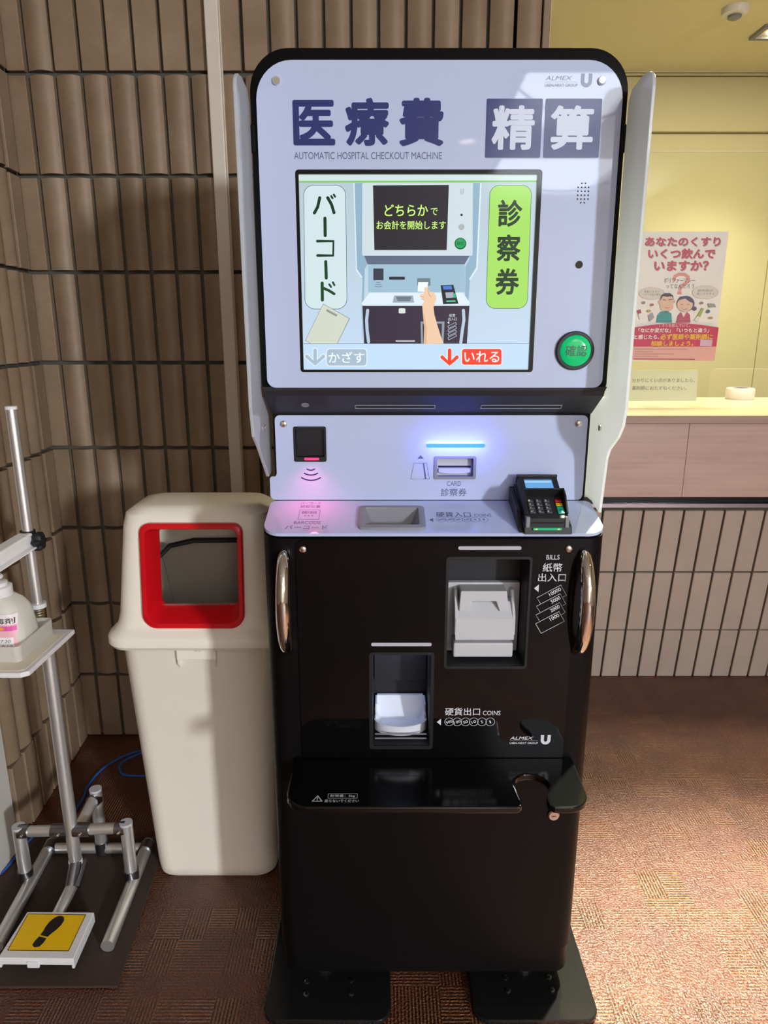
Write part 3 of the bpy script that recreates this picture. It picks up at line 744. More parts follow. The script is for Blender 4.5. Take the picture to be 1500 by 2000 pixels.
obj('hopper_funnel', *loft(hl, cap0=False), M_mid_grey, hop_r)
wc = 0.0002
text('coin_in_lettering', '硬貨入口', 0.0064, 0.0520, 0.0645, 0.0690, Ct, wc, M_grey_print, ledge, bold=0.004)
text('coin_in_lettering', 'COINS', 0.0700, 0.0535, 0.0987, 0.0625, Ct, wc, M_grey_print, ledge)
obj('arrow_mark', *sheet([(-0.0063, 0.0425), (0.0006, 0.0365), (0.0006, 0.0488)], Ct, wc), M_grey_print, ledge)
for k, s in enumerate(('500', '100', '50', '10', '5', '1')):
    cx = 0.0135 + 0.01415 * k
    obj('coin_mark', *ring(circ(cx, 0.0439, 0.0079, 28), circ(cx, 0.0439, 0.0073, 28), Ct, wc), M_grey_print, ledge)
    L = (0.0040, 0.0075, 0.0105)[len(s) - 1] if s not in '51' else (0.0034 if s == '5' else 0.0022)
    text('coin_lettering', s, cx - L / 2, 0.0439 - 0.0024, cx + L / 2, 0.0439 + 0.0024, Ct, wc, M_grey_print, ledge, rot=R(20), bold=0.01)
M_bar_print = mat('purple_grey_print', '#6a5a80', rough=0.2, noise=0)
text('barcode_lettering', 'バーコード', -0.2245, 0.0945, -0.1890, 0.1030, Ct, wc, M_bar_print, ledge)
text('barcode_lettering', '読取位置', -0.2235, 0.0830, -0.1895, 0.0920, Ct, wc, M_bar_print, ledge)
obj('slip_mark', *outline([(-0.2235, 0.0440), (-0.1885, 0.0440), (-0.1885, 0.0765), (-0.2235, 0.0765)], 0.0007, Ct, wc), M_bar_print, ledge)
bars = []
xx = -0.2190
while xx < -0.1935:
    wd = random.choice((0.0005, 0.0009, 0.0013)); bars.append(sheet(rrect(xx, 0.063, xx + wd, 0.0715, 0), Ct, wc)); xx += wd + random.choice((0.0006, 0.0011))
bars += [sheet(rrect(-0.214 + 0.006 * i, 0.0555, -0.211 + 0.006 * i, 0.0575, 0), Ct, wc) for i in range(3)]
obj('barcode_mark', *join(*bars), M_bar_print, ledge)
text('barcode_lettering', 'BARCODE', -0.2283, 0.0295, -0.1845, 0.0385, Ct, wc, M_bar_print, ledge)
text('barcode_lettering', 'バーコード', -0.2415, 0.0135, -0.1725, 0.0255, Ct, wc, M_bar_print, ledge, bold=0.004)

# middle section
mh = [(0.114, 0.945), (0.42, 0.945), (0.42, 1.125), (0.114, 1.125)]
midh = obj('middle_housing', *bev(prism(mh, lambda y, z, w: (w, y, z), -0.2695, 0.2695), 0.002, 1), M_black, K)
cut(midh, box(-0.2345, -0.1795, 0.05, 0.135, 1.027, 1.0865), box(0.006, 0.077, 0.05, 0.145, 0.997, 1.0355))
mp_out = [(-0.2655, 1.006), (-0.2665, 1.003), (-0.2685, 1.0005), (-0.275, 1.0005), (-0.2778, 0.997), (-0.2780, 0.966), (-0.2745, 0.9605), (-0.268, 0.9592), (0.257, 0.9592), (0.2618, 0.962), (0.2640, 0.968)]
mp_out += [(0.2555 + 0.0085 * math.cos(R(a)), 1.0975 + 0.0085 * math.sin(R(a))) for a in range(0, 91, 18)] + [(-0.2570 + 0.0085 * math.cos(R(a)), 1.0975 + 0.0085 * math.sin(R(a))) for a in range(90, 181, 18)]
scan_h = rrect(-0.2351, 1.0264, -0.1791, 1.0870, 0.003, 3); card_h = rrect(0.0052, 0.9962, 0.0776, 1.0361, 0.003, 3)
midp = obj('middle_panel', *prism([mp_out, scan_h, card_h], Mi, -0.0045, 0.0), M_panel, K)
for (u, v) in ((-0.2506, 1.0914), (0.2486, 1.0922)):
    obj('screw', *lathe([(0.0055, 0.0), (0.0055, 0.002), (0.004, 0.0032)], 16, (u, 0.110, v), 'y'), M_screw, midp, smooth=True)
sc_ = obj('barcode_scanner', *bev(prism([rrect(-0.2349, 1.0266, -0.1793, 1.0868, 0.003, 3), rrect(-0.2315, 1.0350, -0.1826, 1.0830, 0.002, 3)], Mi, -0.016, 0.0012), 0.0006, 1), M_black_plastic, K)
obj('scanner_window', *rbox(-0.2318, -0.1823, 0.118, 0.126, 1.0345, 1.0835, 0.001), mat('dark_scanner_glass', '#25262c', rough=0.15, noise=0), sc_)
obj('scanner_glow', *prism(rrect(-0.217, 1.0295, -0.192, 1.0335, 0.0018, 4), Mi, -0.0008, 0.0018), mat('red_scanner_glow', '#200004', emit=(1.0, 0.02, 0.10), es=3.0, noise=0), sc_)
rl = bpy.data.lights.new('scanner_light', 'SPOT'); rl.energy = 0.40; rl.color = (1.0, 0.10, 0.32); rl.spot_size = R(130); rl.spot_blend = 1.0; rl.shadow_soft_size = 0.012
rlo = bpy.data.objects.new('scanner_light', rl); COL.objects.link(rlo); rlo.parent = K; rlo.location = (-0.2055, 0.090, 1.034); rlo.rotation_euler = (R(-17), 0, 0)
for k, (hw, zc, sag) in enumerate(((0.0072, 1.0140, 0.0022), (0.0122, 1.0068, 0.0036), (0.0170, 0.9990, 0.0050))):
    pts = [(-0.2066 + hw * (i / 5 - 1), zc - sag * (1 - (i / 5 - 1) ** 2)) for i in range(11)]
    obj('scan_mark', *sheet(stroke(pts, 0.0022, False), Mi, 0.0002), M_navy, midp)
# blue light line
M_led = mat('blue_light_line', '#0a1a60', emit=(0.03, 0.27, 1.0), es=1.6, noise=0)
ledl = obj('status_light', *prism(rrect(-0.0082, 1.0513, 0.0914, 1.0573, 0.0029, 5), Mi, 0.0, 0.0015), M_led, K)
bl = bpy.data.lights.new('status_glow', 'AREA'); bl.shape = 'RECTANGLE'; bl.size = 0.098; bl.size_y = 0.010; bl.energy = 0.12; bl.color = (0.10, 0.13, 1.0)  # unseen area light before the panel, added for the line's blue halo
blo = bpy.data.objects.new('status_glow', bl); COL.objects.link(blo); blo.parent = K; blo.location = (0.0416, 0.088, 1.0543); blo.rotation_euler = (R(90), 0, 0)
# card slot
cs = obj('card_reader', *bev(prism([rrect(0.0052, 0.9962, 0.0776, 1.0361, 0.003, 3), rrect(0.0105, 1.0005, 0.0725, 1.0325, 0.002, 3)], Mi, -0.018, 0.0022), 0.0008, 1), M_mid_grey, K)
obj('reader_face', *rbox(0.0108, 0.0722, 0.122, 0.132, 1.0005, 1.0325, 0.001), M_grey_plastic, cs)
obj('reader_slot', *box(0.0135, 0.0700, 0.1208, 0.1225, 1.0145, 1.0175), M_dark, cs)
lipp = [(0.0135 + 0.0565 * i / 12, 1.0135 - 0.0) for i in range(13)]
lower = [(0.0700 - 0.0565 * i / 12, 1.0035 + 0.003 * abs(i / 6 - 1) ** 2) for i in range(13)]
obj('reader_lip', *bev(prism(lipp + lower, Mi, -0.013, -0.006), 0.0008, 1), M_grey_plastic, cs)
obj('arrow_mark', *sheet([(-0.0236, 1.0317), (-0.0122, 1.0317), (-0.0179, 1.0379)], Mi, 0.0002), M_grey_print, midp)
obj('card_mark', *outline([(-0.0347, 0.9961), (-0.0017, 0.9961), (-0.0075, 1.0243), (-0.0300, 1.0243)], 0.0007, Mi, 0.0002), M_grey_print, midp)
obj('card_mark', *sheet([(-0.0102, 0.9961), (-0.0075, 0.9961), (-0.0118, 1.0243), (-0.0140, 1.0243)], Mi, 0.0002), M_grey_print, midp)
text('card_lettering', 'CARD', 0.0282, 0.9841, 0.0523, 0.9923, Mi, 0.0002, M_grey_print, midp)
text('card_lettering', '診察券', 0.0178, 0.9660, 0.0626, 0.9797, Mi, 0.0002, M_grey_print, midp, bold=0.004)

# head: housing, slanted underside, face panel
hd = rrect(-W2, 1.150, W2, 1.6405, (0.012, 0.012, 0.058, 0.058), 9)
def Hd(u, v, w): return (u, 0.0665 + 0.0193 * (v - 1.17) - w, v)
head = obj('head_housing', *bev(prism(hd, Hd, -0.34, 0.0), 0.003, 2), M_black, K, smooth=True)
cut(head, box(-0.2085, 0.1485, 0.0, 0.085, 1.1845, 1.4698))
prof = [(0.0600, 1.157), (0.0615, 1.150), (0.066, 1.1425), (0.112, 1.1085), (0.40, 1.1085), (0.40, 1.157)]
und = obj('head_underside', [(s * (W2 - 0.0015 if i in (0, 5) else (0.2735 if i in (1, 2) else 0.2695)), y, z) for s in (-1, 1) for i, (y, z) in enumerate(prof)],
    [tuple(range(6)), tuple(range(6, 12))] + [(i, (i + 1) % 6, (i + 1) % 6 + 6, i + 6) for i in range(6)], M_hood_black, K)
dU = Vector((0, 0.112 - 0.066, 1.1085 - 1.1425)).normalized()
nU = Vector((0, dU.z, -dU.y))
def Un(u, v, w): p = Vector((u, 0.066, 1.1425)) + dU * v + nU * w; return tuple(p)
for (a, b) in ((-0.1290, 0.0045), (0.0790, 0.2140)):
    vc = [Un(a - 0, 0.033, 0), ]
    s_ = obj('receipt_slot', *prism([rrect(a, 0.0285, b, 0.0395, 0.001, 2), rrect(a + 0.0018, 0.0305, b - 0.0018, 0.0378, 0.0006, 2)], Un, 0.0, 0.0012), M_mid_grey, und)
    s2 = obj('slot_opening', *prism(rrect(a + 0.0018, 0.0305, b - 0.0018, 0.0378, 0.0006, 2), Un, 0.0, 0.0003), M_dark, und)
obj('sensor_dot', *prism(circ(-0.2108, 0.0285, 0.0065, 18), Un, 0.0, 0.0008), M_mid_grey, und)
pan_out = rrect(-0.2665, 1.1560, 0.2665, 1.6205, (0.014, 0.014, 0.052, 0.052), 9)
scr_hole = rrect(-0.2131, 1.1800, 0.1550, 1.4757, 0.005, 4)
face = obj('face_panel', *prism([pan_out, scr_hole], D, -0.006, 0.0), M_panel, K)
for (u, v) in ((-0.2363, 1.5935), (0.2342, 1.5935)):
    obj('screw', *lathe([(0.0058, 0.0), (0.0058, 0.003), (0.0045, 0.0046)], 18, D(u, v, 0), 'y'), M_chrome, face, smooth=True)
for (s, a, b, c, d) in (('医', -0.2141, 1.5083, -0.1525, 1.5688), ('療', -0.1380, 1.5076, -0.0731, 1.5715), ('費', -0.0584, 1.5069, 0.0070, 1.5715)):
    text('title_lettering', s, a, b, c, d, D, 0.0002, M_navy, face, bold=0.034, res=6)
text('title_lettering', 'AUTOMATIC HOSPITAL CHECKOUT MACHINE', -0.2139, 1.4896, 0.0050, 1.4993, D, 0.0002, M_grey_print, face)
for (a, b, c, d) in ((0.0686, 1.4914, 0.1505, 1.5704), (0.1545, 1.4914, 0.2370, 1.5704)):
    obj('title_box', *sheet(rrect(a, b, c, d, 0.002, 3), D, 0.0002), M_navy, face)
for (s, a, b, c, d) in (('精', 0.0775, 1.5021, 0.1402, 1.5615), ('算', 0.1632, 1.5021, 0.2265, 1.5615)):
    text('title_lettering', s, a, b, c, d, D, 0.0004, M_light_print, face, bold=0.030, res=6)
maker_logo(0.1523, 1.5850, 0.97, D, 0.0002, M_faint_print, face)
dots = []
for r_, (z, us) in enumerate(((1.4567, (0.2147, 0.2200)), (1.4511, (0.2095, 0.2147, 0.2200, 0.2252)), (1.4457, (0.2095, 0.2147, 0.2200, 0.2252)), (1.4402, (0.2095, 0.2147, 0.2200, 0.2252)), (1.4348, (0.2095, 0.2147, 0.2200, 0.2252)), (1.4297, (0.2147, 0.2200)))):
    for u in us: dots.append(sheet(circ(u, z, 0.0012, 10), D, 0.0002))
obj('speaker_holes', *join(*dots), M_dark, face)
cm = obj('camera_lens', *prism(circ(0.2180, 1.3416, 0.0056, 24), D, 0.0, 0.0006), M_black_gloss, face)
# confirm button
bc = D(0.2192, 1.2134, 0)
btn = obj('confirm_button', *lathe([(0.0300, 0.0), (0.0300, 0.004), (0.0285, 0.0062), (0.0245, 0.0062), (0.0240, 0.003)], 40, bc, 'y'), M_black_plastic, K, smooth=True)
M_green = mat('lit_green_cap', '#06a055', rough=0.15, emit=(0.0, 0.42, 0.16), es=0.55, noise=0)
obj('button_cap', *lathe([(0.0238, 0.0025), (0.0238, 0.0068), (0.0215, 0.0085), (0.014, 0.0096), (0.006, 0.0100), (0.0005, 0.0101)], 40, bc, 'y'), M_green, btn, smooth=True)
text('button_lettering', '確認', 0.2192 - 0.0170, 1.2134 - 0.0085, 0.2192 + 0.0170, 1.2134 + 0.0085, D, 0.0104, mat('dark_green_print', '#0a5a3a', rough=0.3, noise=0), btn, bold=0.012)

# ---- the lit touch screen
bz = obj('screen_bezel', *prism([rrect(-0.2131, 1.1800, 0.1550, 1.4757, 0.005, 4), rrect(-0.2082, 1.1842, 0.1484, 1.4697, 0.001, 2)], D, -0.008, -0.001), M_black_gloss, K)
def SD(u, v, w): return D(u, v, w - 0.0065)
# x, y are image pixel coordinates, mapped onto the flat screen
def S(x, y):
    t = (y - 340) / 382.0
    Lx = 582.5 + 10.5 * t; Rx = 1050 - 17 * t
    t2 = t - 0.062 * t * (1 - t)
    return (-0.2082 + 0.3566 * (x - Lx) / (Rx - Lx), 1.4697 - 0.2855 * t2)
SP = lambda pts: [S(*p) for p in pts]
EL = [0]
def nextw():
    EL[0] += 1; return 0.00006 * EL[0]
def gradient_screen():
    k = NT('screen_backdrop'); tc = k.n('ShaderNodeTexCoord'); sp_ = k.n('ShaderNodeSeparateXYZ'); k.l(tc.outputs['Object'], sp_.inputs[0])
    mr = k.n('ShaderNodeMapRange'); mr.inputs[1].default_value = 1.47; mr.inputs[2].default_value = 1.20; k.l(sp_.outputs[2], mr.inputs[0])
    cr = k.n('ShaderNodeValToRGB'); cr.color_ramp.elements[0].color = lin('#b8ccd2'); cr.color_ramp.elements[1].color = lin('#c8def6')
    k.l(mr.outputs[0], cr.inputs[0]); k.l(cr.outputs[0], k.b.inputs['Emission Color']); k.b.inputs['Emission Strength'].default_value = 1.0
    k.b.inputs['Base Color'].default_value = lin('#050505'); k.b.inputs['Roughness'].default_value = 0.12; k.b.inputs['Specular IOR Level'].default_value = 0.35
    return k.m
scrn = obj('screen', *prism(rrect(-0.2082, 1.1842, 0.1484, 1.4697, 0), SD, -0.002, 0.0), gradient_screen(), K)
def pic(name, pts, col, es=0.85): return obj(name, *sheet(SP(pts), SD, nextw()), scr_mat(col, es), scrn, recalc=False)
def rr_(x0, y0, x1, y1, r, n=5): return rrect(x0, y0, x1, y1, r, n)
def ptext(s, x0, y0, x1, y1, col, bold=0.0, es=0.9, name='screen_lettering'):
    a = S(x0, y1); b = S(x1, y0)
    return text(name, s, a[0], a[1], b[0], b[1], SD, nextw(), scr_mat(col, es), scrn, bold=bold, res=4)
pic('top_bar', [(582.5, 340), (1050, 339.5), (1049.5, 352), (583, 353)], '#cfe0e0')
pic('green_rule', [(583, 352), (1049.5, 351), (1049.3, 354.5), (583.1, 355.5)], '#7fc46a')
pic('bottom_bar', [(592, 672), (1035, 671), (1033, 722), (593, 722)], '#c2dcf6')
pic('bottom_rule', [(592, 671), (1035, 670.3), (1035, 671.4), (592, 672.2)], '#7088a0')
# the machine pictured on the screen
pic('picture_side', [(691, 356), (708, 356), (713, 500), (718, 515), (712, 525), (709, 672), (706, 600), (708, 545), (697, 530), (695, 500)], '#8fb0c6')
pic('picture_side', [(925, 356), (940, 356), (933, 520), (919, 545), (916, 590), (909, 590), (910, 520), (918, 505)], '#8fb0c6')
pic('picture_line', [(689.5, 356), (692, 356), (697, 525), (708, 541), (706, 543), (695, 528)], '#d8e8f2')
pic('picture_line', [(938.5, 356), (941, 356), (934, 524), (919, 547), (917, 545), (931, 522)], '#dcebf4')
pic('picture_head', rr_(707, 356, 924, 499, 3), '#cbdbe0')
pic('picture_shade', [(711, 499), (918, 499), (908, 516), (718, 516)], '#5c6a82')
pic('picture_display', [(728, 361), (877, 360), (873, 488), (731, 488)], '#2e2a33', 0.7)
pic('picture_panel', rr_(719, 517, 909, 571, 3), '#9cbdd0')
pic('picture_ledge', [(722, 571), (905, 571), (919, 592), (917, 597), (708, 597), (706, 592)], '#dcebf8')
pic('picture_cabinet', [(708, 597), (918, 597), (913, 671), (711, 671)], '#3a3044', 0.7)
pic('picture_scanner', rr_(729, 524, 749, 547, 1), '#3c4254', 0.7)
pic('picture_slot', rr_(760, 540, 791, 546, 1), '#2c3040', 0.7)
for hw, yc in ((4, 552), (5.5, 556), (7, 560)):
    pic('picture_mark', stroke([(739 - hw, yc - 1), (739, yc), (739 + hw, yc - 1)], 1.0, False), '#5a6f8c')
pic('picture_hopper', [(770, 577), (807, 577), (809, 591), (767, 591)], '#9ba8b0')
pic('picture_hopper', [(773, 579), (804, 579), (801, 588), (777, 588)], '#6a7a86')
pic('picture_reader', rr_(815, 543, 841, 558, 1), '#6f7f86')
pic('picture_card', [(817, 551), (837, 551), (834, 570), (816, 569)], '#f0f4f6')
pic('picture_handle', stroke([(718, 606), (716, 625), (717, 645), (720, 668)], 6), '#b8cbe0')
pic('picture_handle', stroke([(906, 606), (907, 625), (904, 645), (901, 669)], 6), '#b8cbe0')
pic('picture_bars', rr_(773, 665, 811, 667.5, 1), '#d0d4e0')
pic('picture_button', rr_(779, 602, 792, 612, 2), '#d6e0d8')
pic('picture_bill_slot', [(822, 628), (869, 628), (867, 671), (823, 671)], '#8f9aa6')
pic('picture_bill_slot', [(826, 632), (864, 632), (863, 671), (827, 671)], '#3d3a48', 0.7)
for k in range(4):
    y = 637 + 7.5 * k
    pts = [(875, y), (891, y - 8), (893, y - 3), (877, y + 5)]
    pic('picture_note', pts, '#c8d0e2'); pic('picture_note', [(876, y + 0.3), (890.5, y - 7), (892, y - 3.4), (877.5, y + 3.8)], '#3a3044', 0.7)
ptext('紙幣', 878, 613, 890, 619, '#d4dae8'); ptext('出入口', 876, 620, 893, 626, '#d4dae8')
pic('picture_arrow', [(874, 630), (878, 627), (878, 633)], '#d4dae8')
# card terminal in the picture
pic('picture_terminal', [(861, 557), (886, 556), (896, 593), (866, 594)], '#20242e', 0.7)
pic('picture_terminal', [(865, 558.5), (882, 558), (884, 565), (867, 565.5)], '#4a78d8')
pic('picture_terminal', [(870, 571), (886, 570.5), (889, 581), (872, 582)], '#a8b0bc'); pic('picture_terminal', [(885, 573), (890, 573), (891, 581), (886, 581)], '#3ab58a')
pic('picture_terminal', [(872, 587), (890, 586.5), (890.5, 589), (872.5, 589.5)], '#58d6a0')
# display button column in the picture
pic('picture_dot', circ(901.7, 419.5, 2.4, 14), '#22303a', 0.7); pic('picture_dot', circ(901.5, 443, 6, 18), '#aab4b4')
pic('picture_confirm', circ(899.5, 475.5, 11.5, 26), '#0d4a2a'); pic('picture_confirm', circ(899.5, 475, 9.6, 26), '#14a45c')
ptext('確認', 892.5, 471.5, 906.5, 479, '#0a5a36', 0.01)
for i in range(3): pic('picture_speaker', rr_(899.5 + 2.6 * i, 368, 900.4 + 2.6 * i, 379, 0.2, 1), '#8a9aa0')
# hand holding the card
hand = [(828, 672), (829, 640), (826, 610), (825, 596), (829, 588), (824, 583), (820, 578), (822, 573), (827, 574), (829, 569), (829, 562), (833, 560), (837, 566), (840, 570), (846, 570), (852, 577), (853, 584), (850, 592), (847, 600), (849, 615), (855, 636), (861, 655), (867, 671)]
pic('picture_arm', hand, '#eec9a8')
pic('picture_finger', stroke([(836, 566), (839, 577), (843, 580)], 1.0, False), '#b9835f')
pic('picture_finger', stroke([(821, 579), (829, 580)], 0.9, False), '#c79a78'); pic('picture_finger', stroke([(823, 584), (830, 585)], 0.9, False), '#c79a78')
pic('picture_arm_shade', [(828, 672), (829, 640), (826, 612), (829, 614), (834, 642), (834, 672)], '#e0b592')
# prompt lines
ptext('どちらか', 751, 399, 836, 422, '#c8f57e', 0.014); ptext('で', 841, 406, 855, 420, '#c8f57e', 0.006)
ptext('お会計を開始します', 735, 431, 871, 448, '#c8f57e', 0.012)
# left and right tablets
def tablet(pts, fill, edge, r):
    x0, y0, x1, y1, sx = pts
    def q(rr, d):
        out = []
        for (x, y) in rrect(x0 + d, y0 + d, x1 - d, y1 - d, rr, 7):
            out.append((x + sx * (y - y0) / (y1 - y0), y))
        return out
    pic('tablet_edge', q(r, 0), edge); pic('tablet', q(r - 0.8, 0.9), fill)
tablet((592, 361, 675, 604, 3), '#cfe3e6', '#2c4550', 20)
tablet((957, 361, 1039, 603, -8), '#a4dd62', '#2f5a40', 19)
pic('tablet_char', stroke([(624, 386), (620, 404), (613.5, 416)], 6.0), '#0c3a24', 0.7)
pic('tablet_char', stroke([(639.5, 386), (647, 399), (652, 415.5)], 6.0), '#0c3a24', 0.7)
pic('tablet_char', stroke([(646.5, 383), (649, 387)], 4.0), '#0c3a24', 0.7); pic('tablet_char', stroke([(651.5, 380), (654, 384)], 4.0), '#0c3a24', 0.7)
pic('tablet_char', stroke([(634.3, 426), (634.8, 460)], 6.2), '#0c3a24', 0.7)
pic('tablet_char', stroke([(619.5, 471), (651, 471), (650.5, 499), (620, 499)], 5.4), '#0c3a24', 0.7)
pic('tablet_char', stroke([(636, 511), (637, 543)], 6.2), '#184a26', 0.7)
pic('tablet_char', stroke([(629, 553), (629.5, 586)], 6.2), '#184a26', 0.7); pic('tablet_char', stroke([(632, 563), (643, 568), (652.5, 574)], 5.4), '#184a26', 0.7)
pic('tablet_char', stroke([(643, 555.5), (646.5, 560.5)], 4.0), '#184a26', 0.7); pic('tablet_char', stroke([(650, 551.5), (653, 557)], 4.0), '#184a26', 0.7)
ptext('診', 971.5, 390, 1021, 443, '#173a22', 0.026, 0.7); ptext('察', 969.5, 458, 1018, 510.5, '#173a22', 0.026, 0.7); ptext('券', 967, 524, 1015.5, 576, '#173a22', 0.026, 0.7)
# paper slip
pic('slip_edge', [(631, 593), (683.5, 622), (659, 671.5), (607, 671.5), (596, 665)], '#77858a'); pic('slip', [(631.3, 594.2), (682, 622.3), (658.2, 671), (607.5, 671), (597, 664.6)], '#cfd6c6')
for i in range(11):
    t = i / 10; x = 639 + 18.5 * t; y = 604 + 10 * t
    pic('slip_barcode', [(x, y), (x + 1.0, y + 0.5), (x - 0.9, y + 4.4), (x - 1.9, y + 3.9)], '#2a3234', 0.7)
# arrows and captions
def arrow(cx, y0, y1, hw, t, col):
    ym = y1 - hw * 0.92
    pic('arrow_sign', stroke([(cx, y0), (cx, y1 - t * 0.9)], t), col)
    pic('arrow_sign', stroke([(cx - hw, ym), (cx, y1), (cx + hw, ym)], t), col)
arrow(615.5, 684, 711, 16, 10, '#e8f2fa'); arrow(615.5, 684, 711, 16, 7, '#a7bccd')
arrow(878.5, 684, 711, 14.5, 9.5, '#f6e8ea'); arrow(878.5, 684, 711, 14.5, 7, '#f0402c')
pic('caption_edge', rr_(637, 680.5, 717.5, 715.5, 7), '#e6f0f8'); pic('caption_box', rr_(638.5, 682, 716, 714, 6), '#a7bccd')
ptext('かざす', 642, 687, 712, 709, '#eef5fb', 0.008)
pic('caption_edge', rr_(901, 680, 981.5, 714, 6), '#f8e8ea'); pic('caption_box', rr_(902.7, 681.6, 980, 712.4, 5), '#f0402c')
ptext('いれる', 907, 686, 976, 707.5, '#fdf3f4', 0.01)

# frosted side wings
def wing(side, prof_):
    pts = prof_
    def mpw(y, z, w):
        flare = 0.0025 * max(0, (0.08 - y)) / 0.09 if side > 0 else 0.003 * max(0, (0.08 - y)) / 0.09
        return (side * (0.2785 + flare + w), y, z)
    return obj('privacy_wing', *bev(prism(pts, mpw, 0.0, 0.005), 0.0008, 1), M_frost, K)
def arc(cx, cy, r, a0, a1, n=6): return [(cx + r * math.cos(R(a0 + (a1 - a0) * i / n)), cy + r * math.sin(R(a0 + (a1 - a0) * i / n))) for i in range(n + 1)]
left = [(0.075, 1.568), (0.064, 1.583)] + [(0.030, 1.588)] + arc(0.018, 1.563, 0.024, 90, 180) + [(-0.006, 1.30), (-0.004, 1.13), (0.006, 1.085), (0.035, 1.064), (0.108, 1.001), (0.150, 1.006), (0.150, 1.105), (0.150, 1.130), (0.075, 1.140)]
right = [(0.075, 1.568), (0.064, 1.583)] + [(0.030, 1.588)] + arc(0.010, 1.563, 0.024, 90, 180) + [(-0.014, 1.30), (-0.016, 1.13), (-0.010, 1.103), (0.006, 1.083), (0.040, 1.058), (0.049, 1.043), (0.062, 0.9485), (0.104, 0.9588), (0.150, 0.9588), (0.150, 1.130), (0.075, 1.140)]
wl_ = wing(-1, left); wr_ = wing(1, right)
for side, w_ in ((-1, wl_), (1, wr_)):
    for (y, z) in ((0.085, 1.088),):
        obj('wing_screw', *lathe([(0.005, -0.0), (0.005, 0.0022), (0.0036, 0.003)], 14, (side * 0.2782, y, z), 'x') if side < 0 else lathe([(0.005, -0.003), (0.005, 0.0)], 14, (0.2790, y, z), 'x'), M_screw, w_, smooth=True)
    obj('wing_bracket', *rbox(min(side * 0.27, side * 0.2785), max(side * 0.27, side * 0.2785), 0.072, 0.11, 1.50, 1.54, 0.002), M_black, w_)

# ================================================================== card terminal on the ledge
ta = R(27)
T0 = Vector((KX + 0.1785, KY + 0.0, 0.957))
TT = thing('payment_terminal', 'small black card payment terminal with keypad on the white ledge', 'card terminal', (KX + 0.1785, KY + 0.05, 0.938))
def TP(u, v, w):      # u across, v up the sloping face, w off the face; in the terminal's own frame
    y = v * math.cos(ta) - w * math.sin(ta); z = v * math.sin(ta) + w * math.cos(ta)
    return (u, y - 0.05, z + 0.957 - 0.938)
# bracket: a wedge standing on the ledge
wg = [(-0.0035, 0.9294), (0.104, 0.9574), (0.104, 0.990), (0.0, 0.9415)]
tb = obj('bracket', *bev(prism([(y - 0.05, z - 0.938) for y, z in wg], lambda y, z, w: (w, y, z), -0.036, 0.0405), 0.0012, 1), M_black_plastic, TT)
obj('bracket_cheek', *bev(prism([(y - 0.05, z - 0.938) for y, z in ((0.002, 0.9309), (0.104, 0.9574), (0.104, 0.985), (0.030, 0.962))], lambda y, z, w: (w, y, z), -0.0435, -0.036), 0.001, 1), M_black_plastic, TT)
tbody = obj('body', *bev(prism(rrect(-0.0335, -0.003, 0.0335, 0.1035, (0.004, 0.004, 0.005, 0.005), 3), TP, -0.020, 0.0), 0.0015, 2), M_hood_black, TT)
obj('top_cap', *bev(prism(rrect(-0.0345, 0.1005, 0.0345, 0.1055, 0.001, 2), TP, -0.012, 0.004), 0.0008, 1), M_hood_black, TT)
obj('display_frame', *bev(prism([rrect(-0.0325, 0.0545, 0.0325, 0.1005, 0.003, 3), rrect(-0.0235, 0.060, 0.0235, 0.0945, 0.001, 2)], TP, 0.0, 0.003), 0.0006, 1), M_black_plastic, TT)
tdis = obj('display', *prism(rrect(-0.0235, 0.060, 0.0235, 0.0945, 0.0005, 2), TP, 0.0002, 0.0008), mat('blue_lcd', '#08101a', rough=0.15, emit='#6fb4f4', es=0.85, noise=0), TT)
obj('display_bar', *sheet(rrect(-0.0225, 0.0865, 0.0215, 0.0905, 0), TP, 0.001), mat('pale_lcd', '#08101a', emit='#a9d8fb', es=1.0, noise=0), tdis)
# keypad privacy shield
hoodp = [obj('privacy_shield', *join(
    bev(prism(rrect(-0.0325, 0.0515, 0.0325, 0.0545, 0.001, 2), TP, 0.0, 0.0165), 0.0008, 1),
    bev([TP(u, v, w) for u in (-0.0335, -0.0305) for v, w in ((0.006, 0.0), (0.0545, 0.0), (0.0545, 0.0165), (0.036, 0.0165), (0.006, 0.004))] and ([TP(u, v, w) for u in (-0.0335, -0.0305) for v, w in ((0.006, 0.0), (0.0545, 0.0), (0.0545, 0.0165), (0.036, 0.0165), (0.006, 0.004))], [(0, 1, 2, 3, 4), (5, 6, 7, 8, 9)] + [(i, (i + 1) % 5, (i + 1) % 5 + 5, i + 5) for i in range(5)]), 0.0006, 1),
    bev(([TP(u, v, w) for u in (0.0315, 0.0345) for v, w in ((0.006, 0.0), (0.0545, 0.0), (0.0545, 0.0165), (0.036, 0.0165), (0.006, 0.004))], [(0, 1, 2, 3, 4), (5, 6, 7, 8, 9)] + [(i, (i + 1) % 5, (i + 1) % 5 + 5, i + 5) for i in range(5)]), 0.0006, 1)), M_black_plastic, TT)]
M_key = mat('dark_grey_key', '#45474f', rough=0.4, noise=0); M_keyw = mat('key_print', '#dcdce0', rough=0.4, noise=0)
kw, kh = 0.0098, 0.0066
keys = [('1', '2', '3'), ('4', '5', '6'), ('7', '8', '9'), ('#*', '0', '.')]
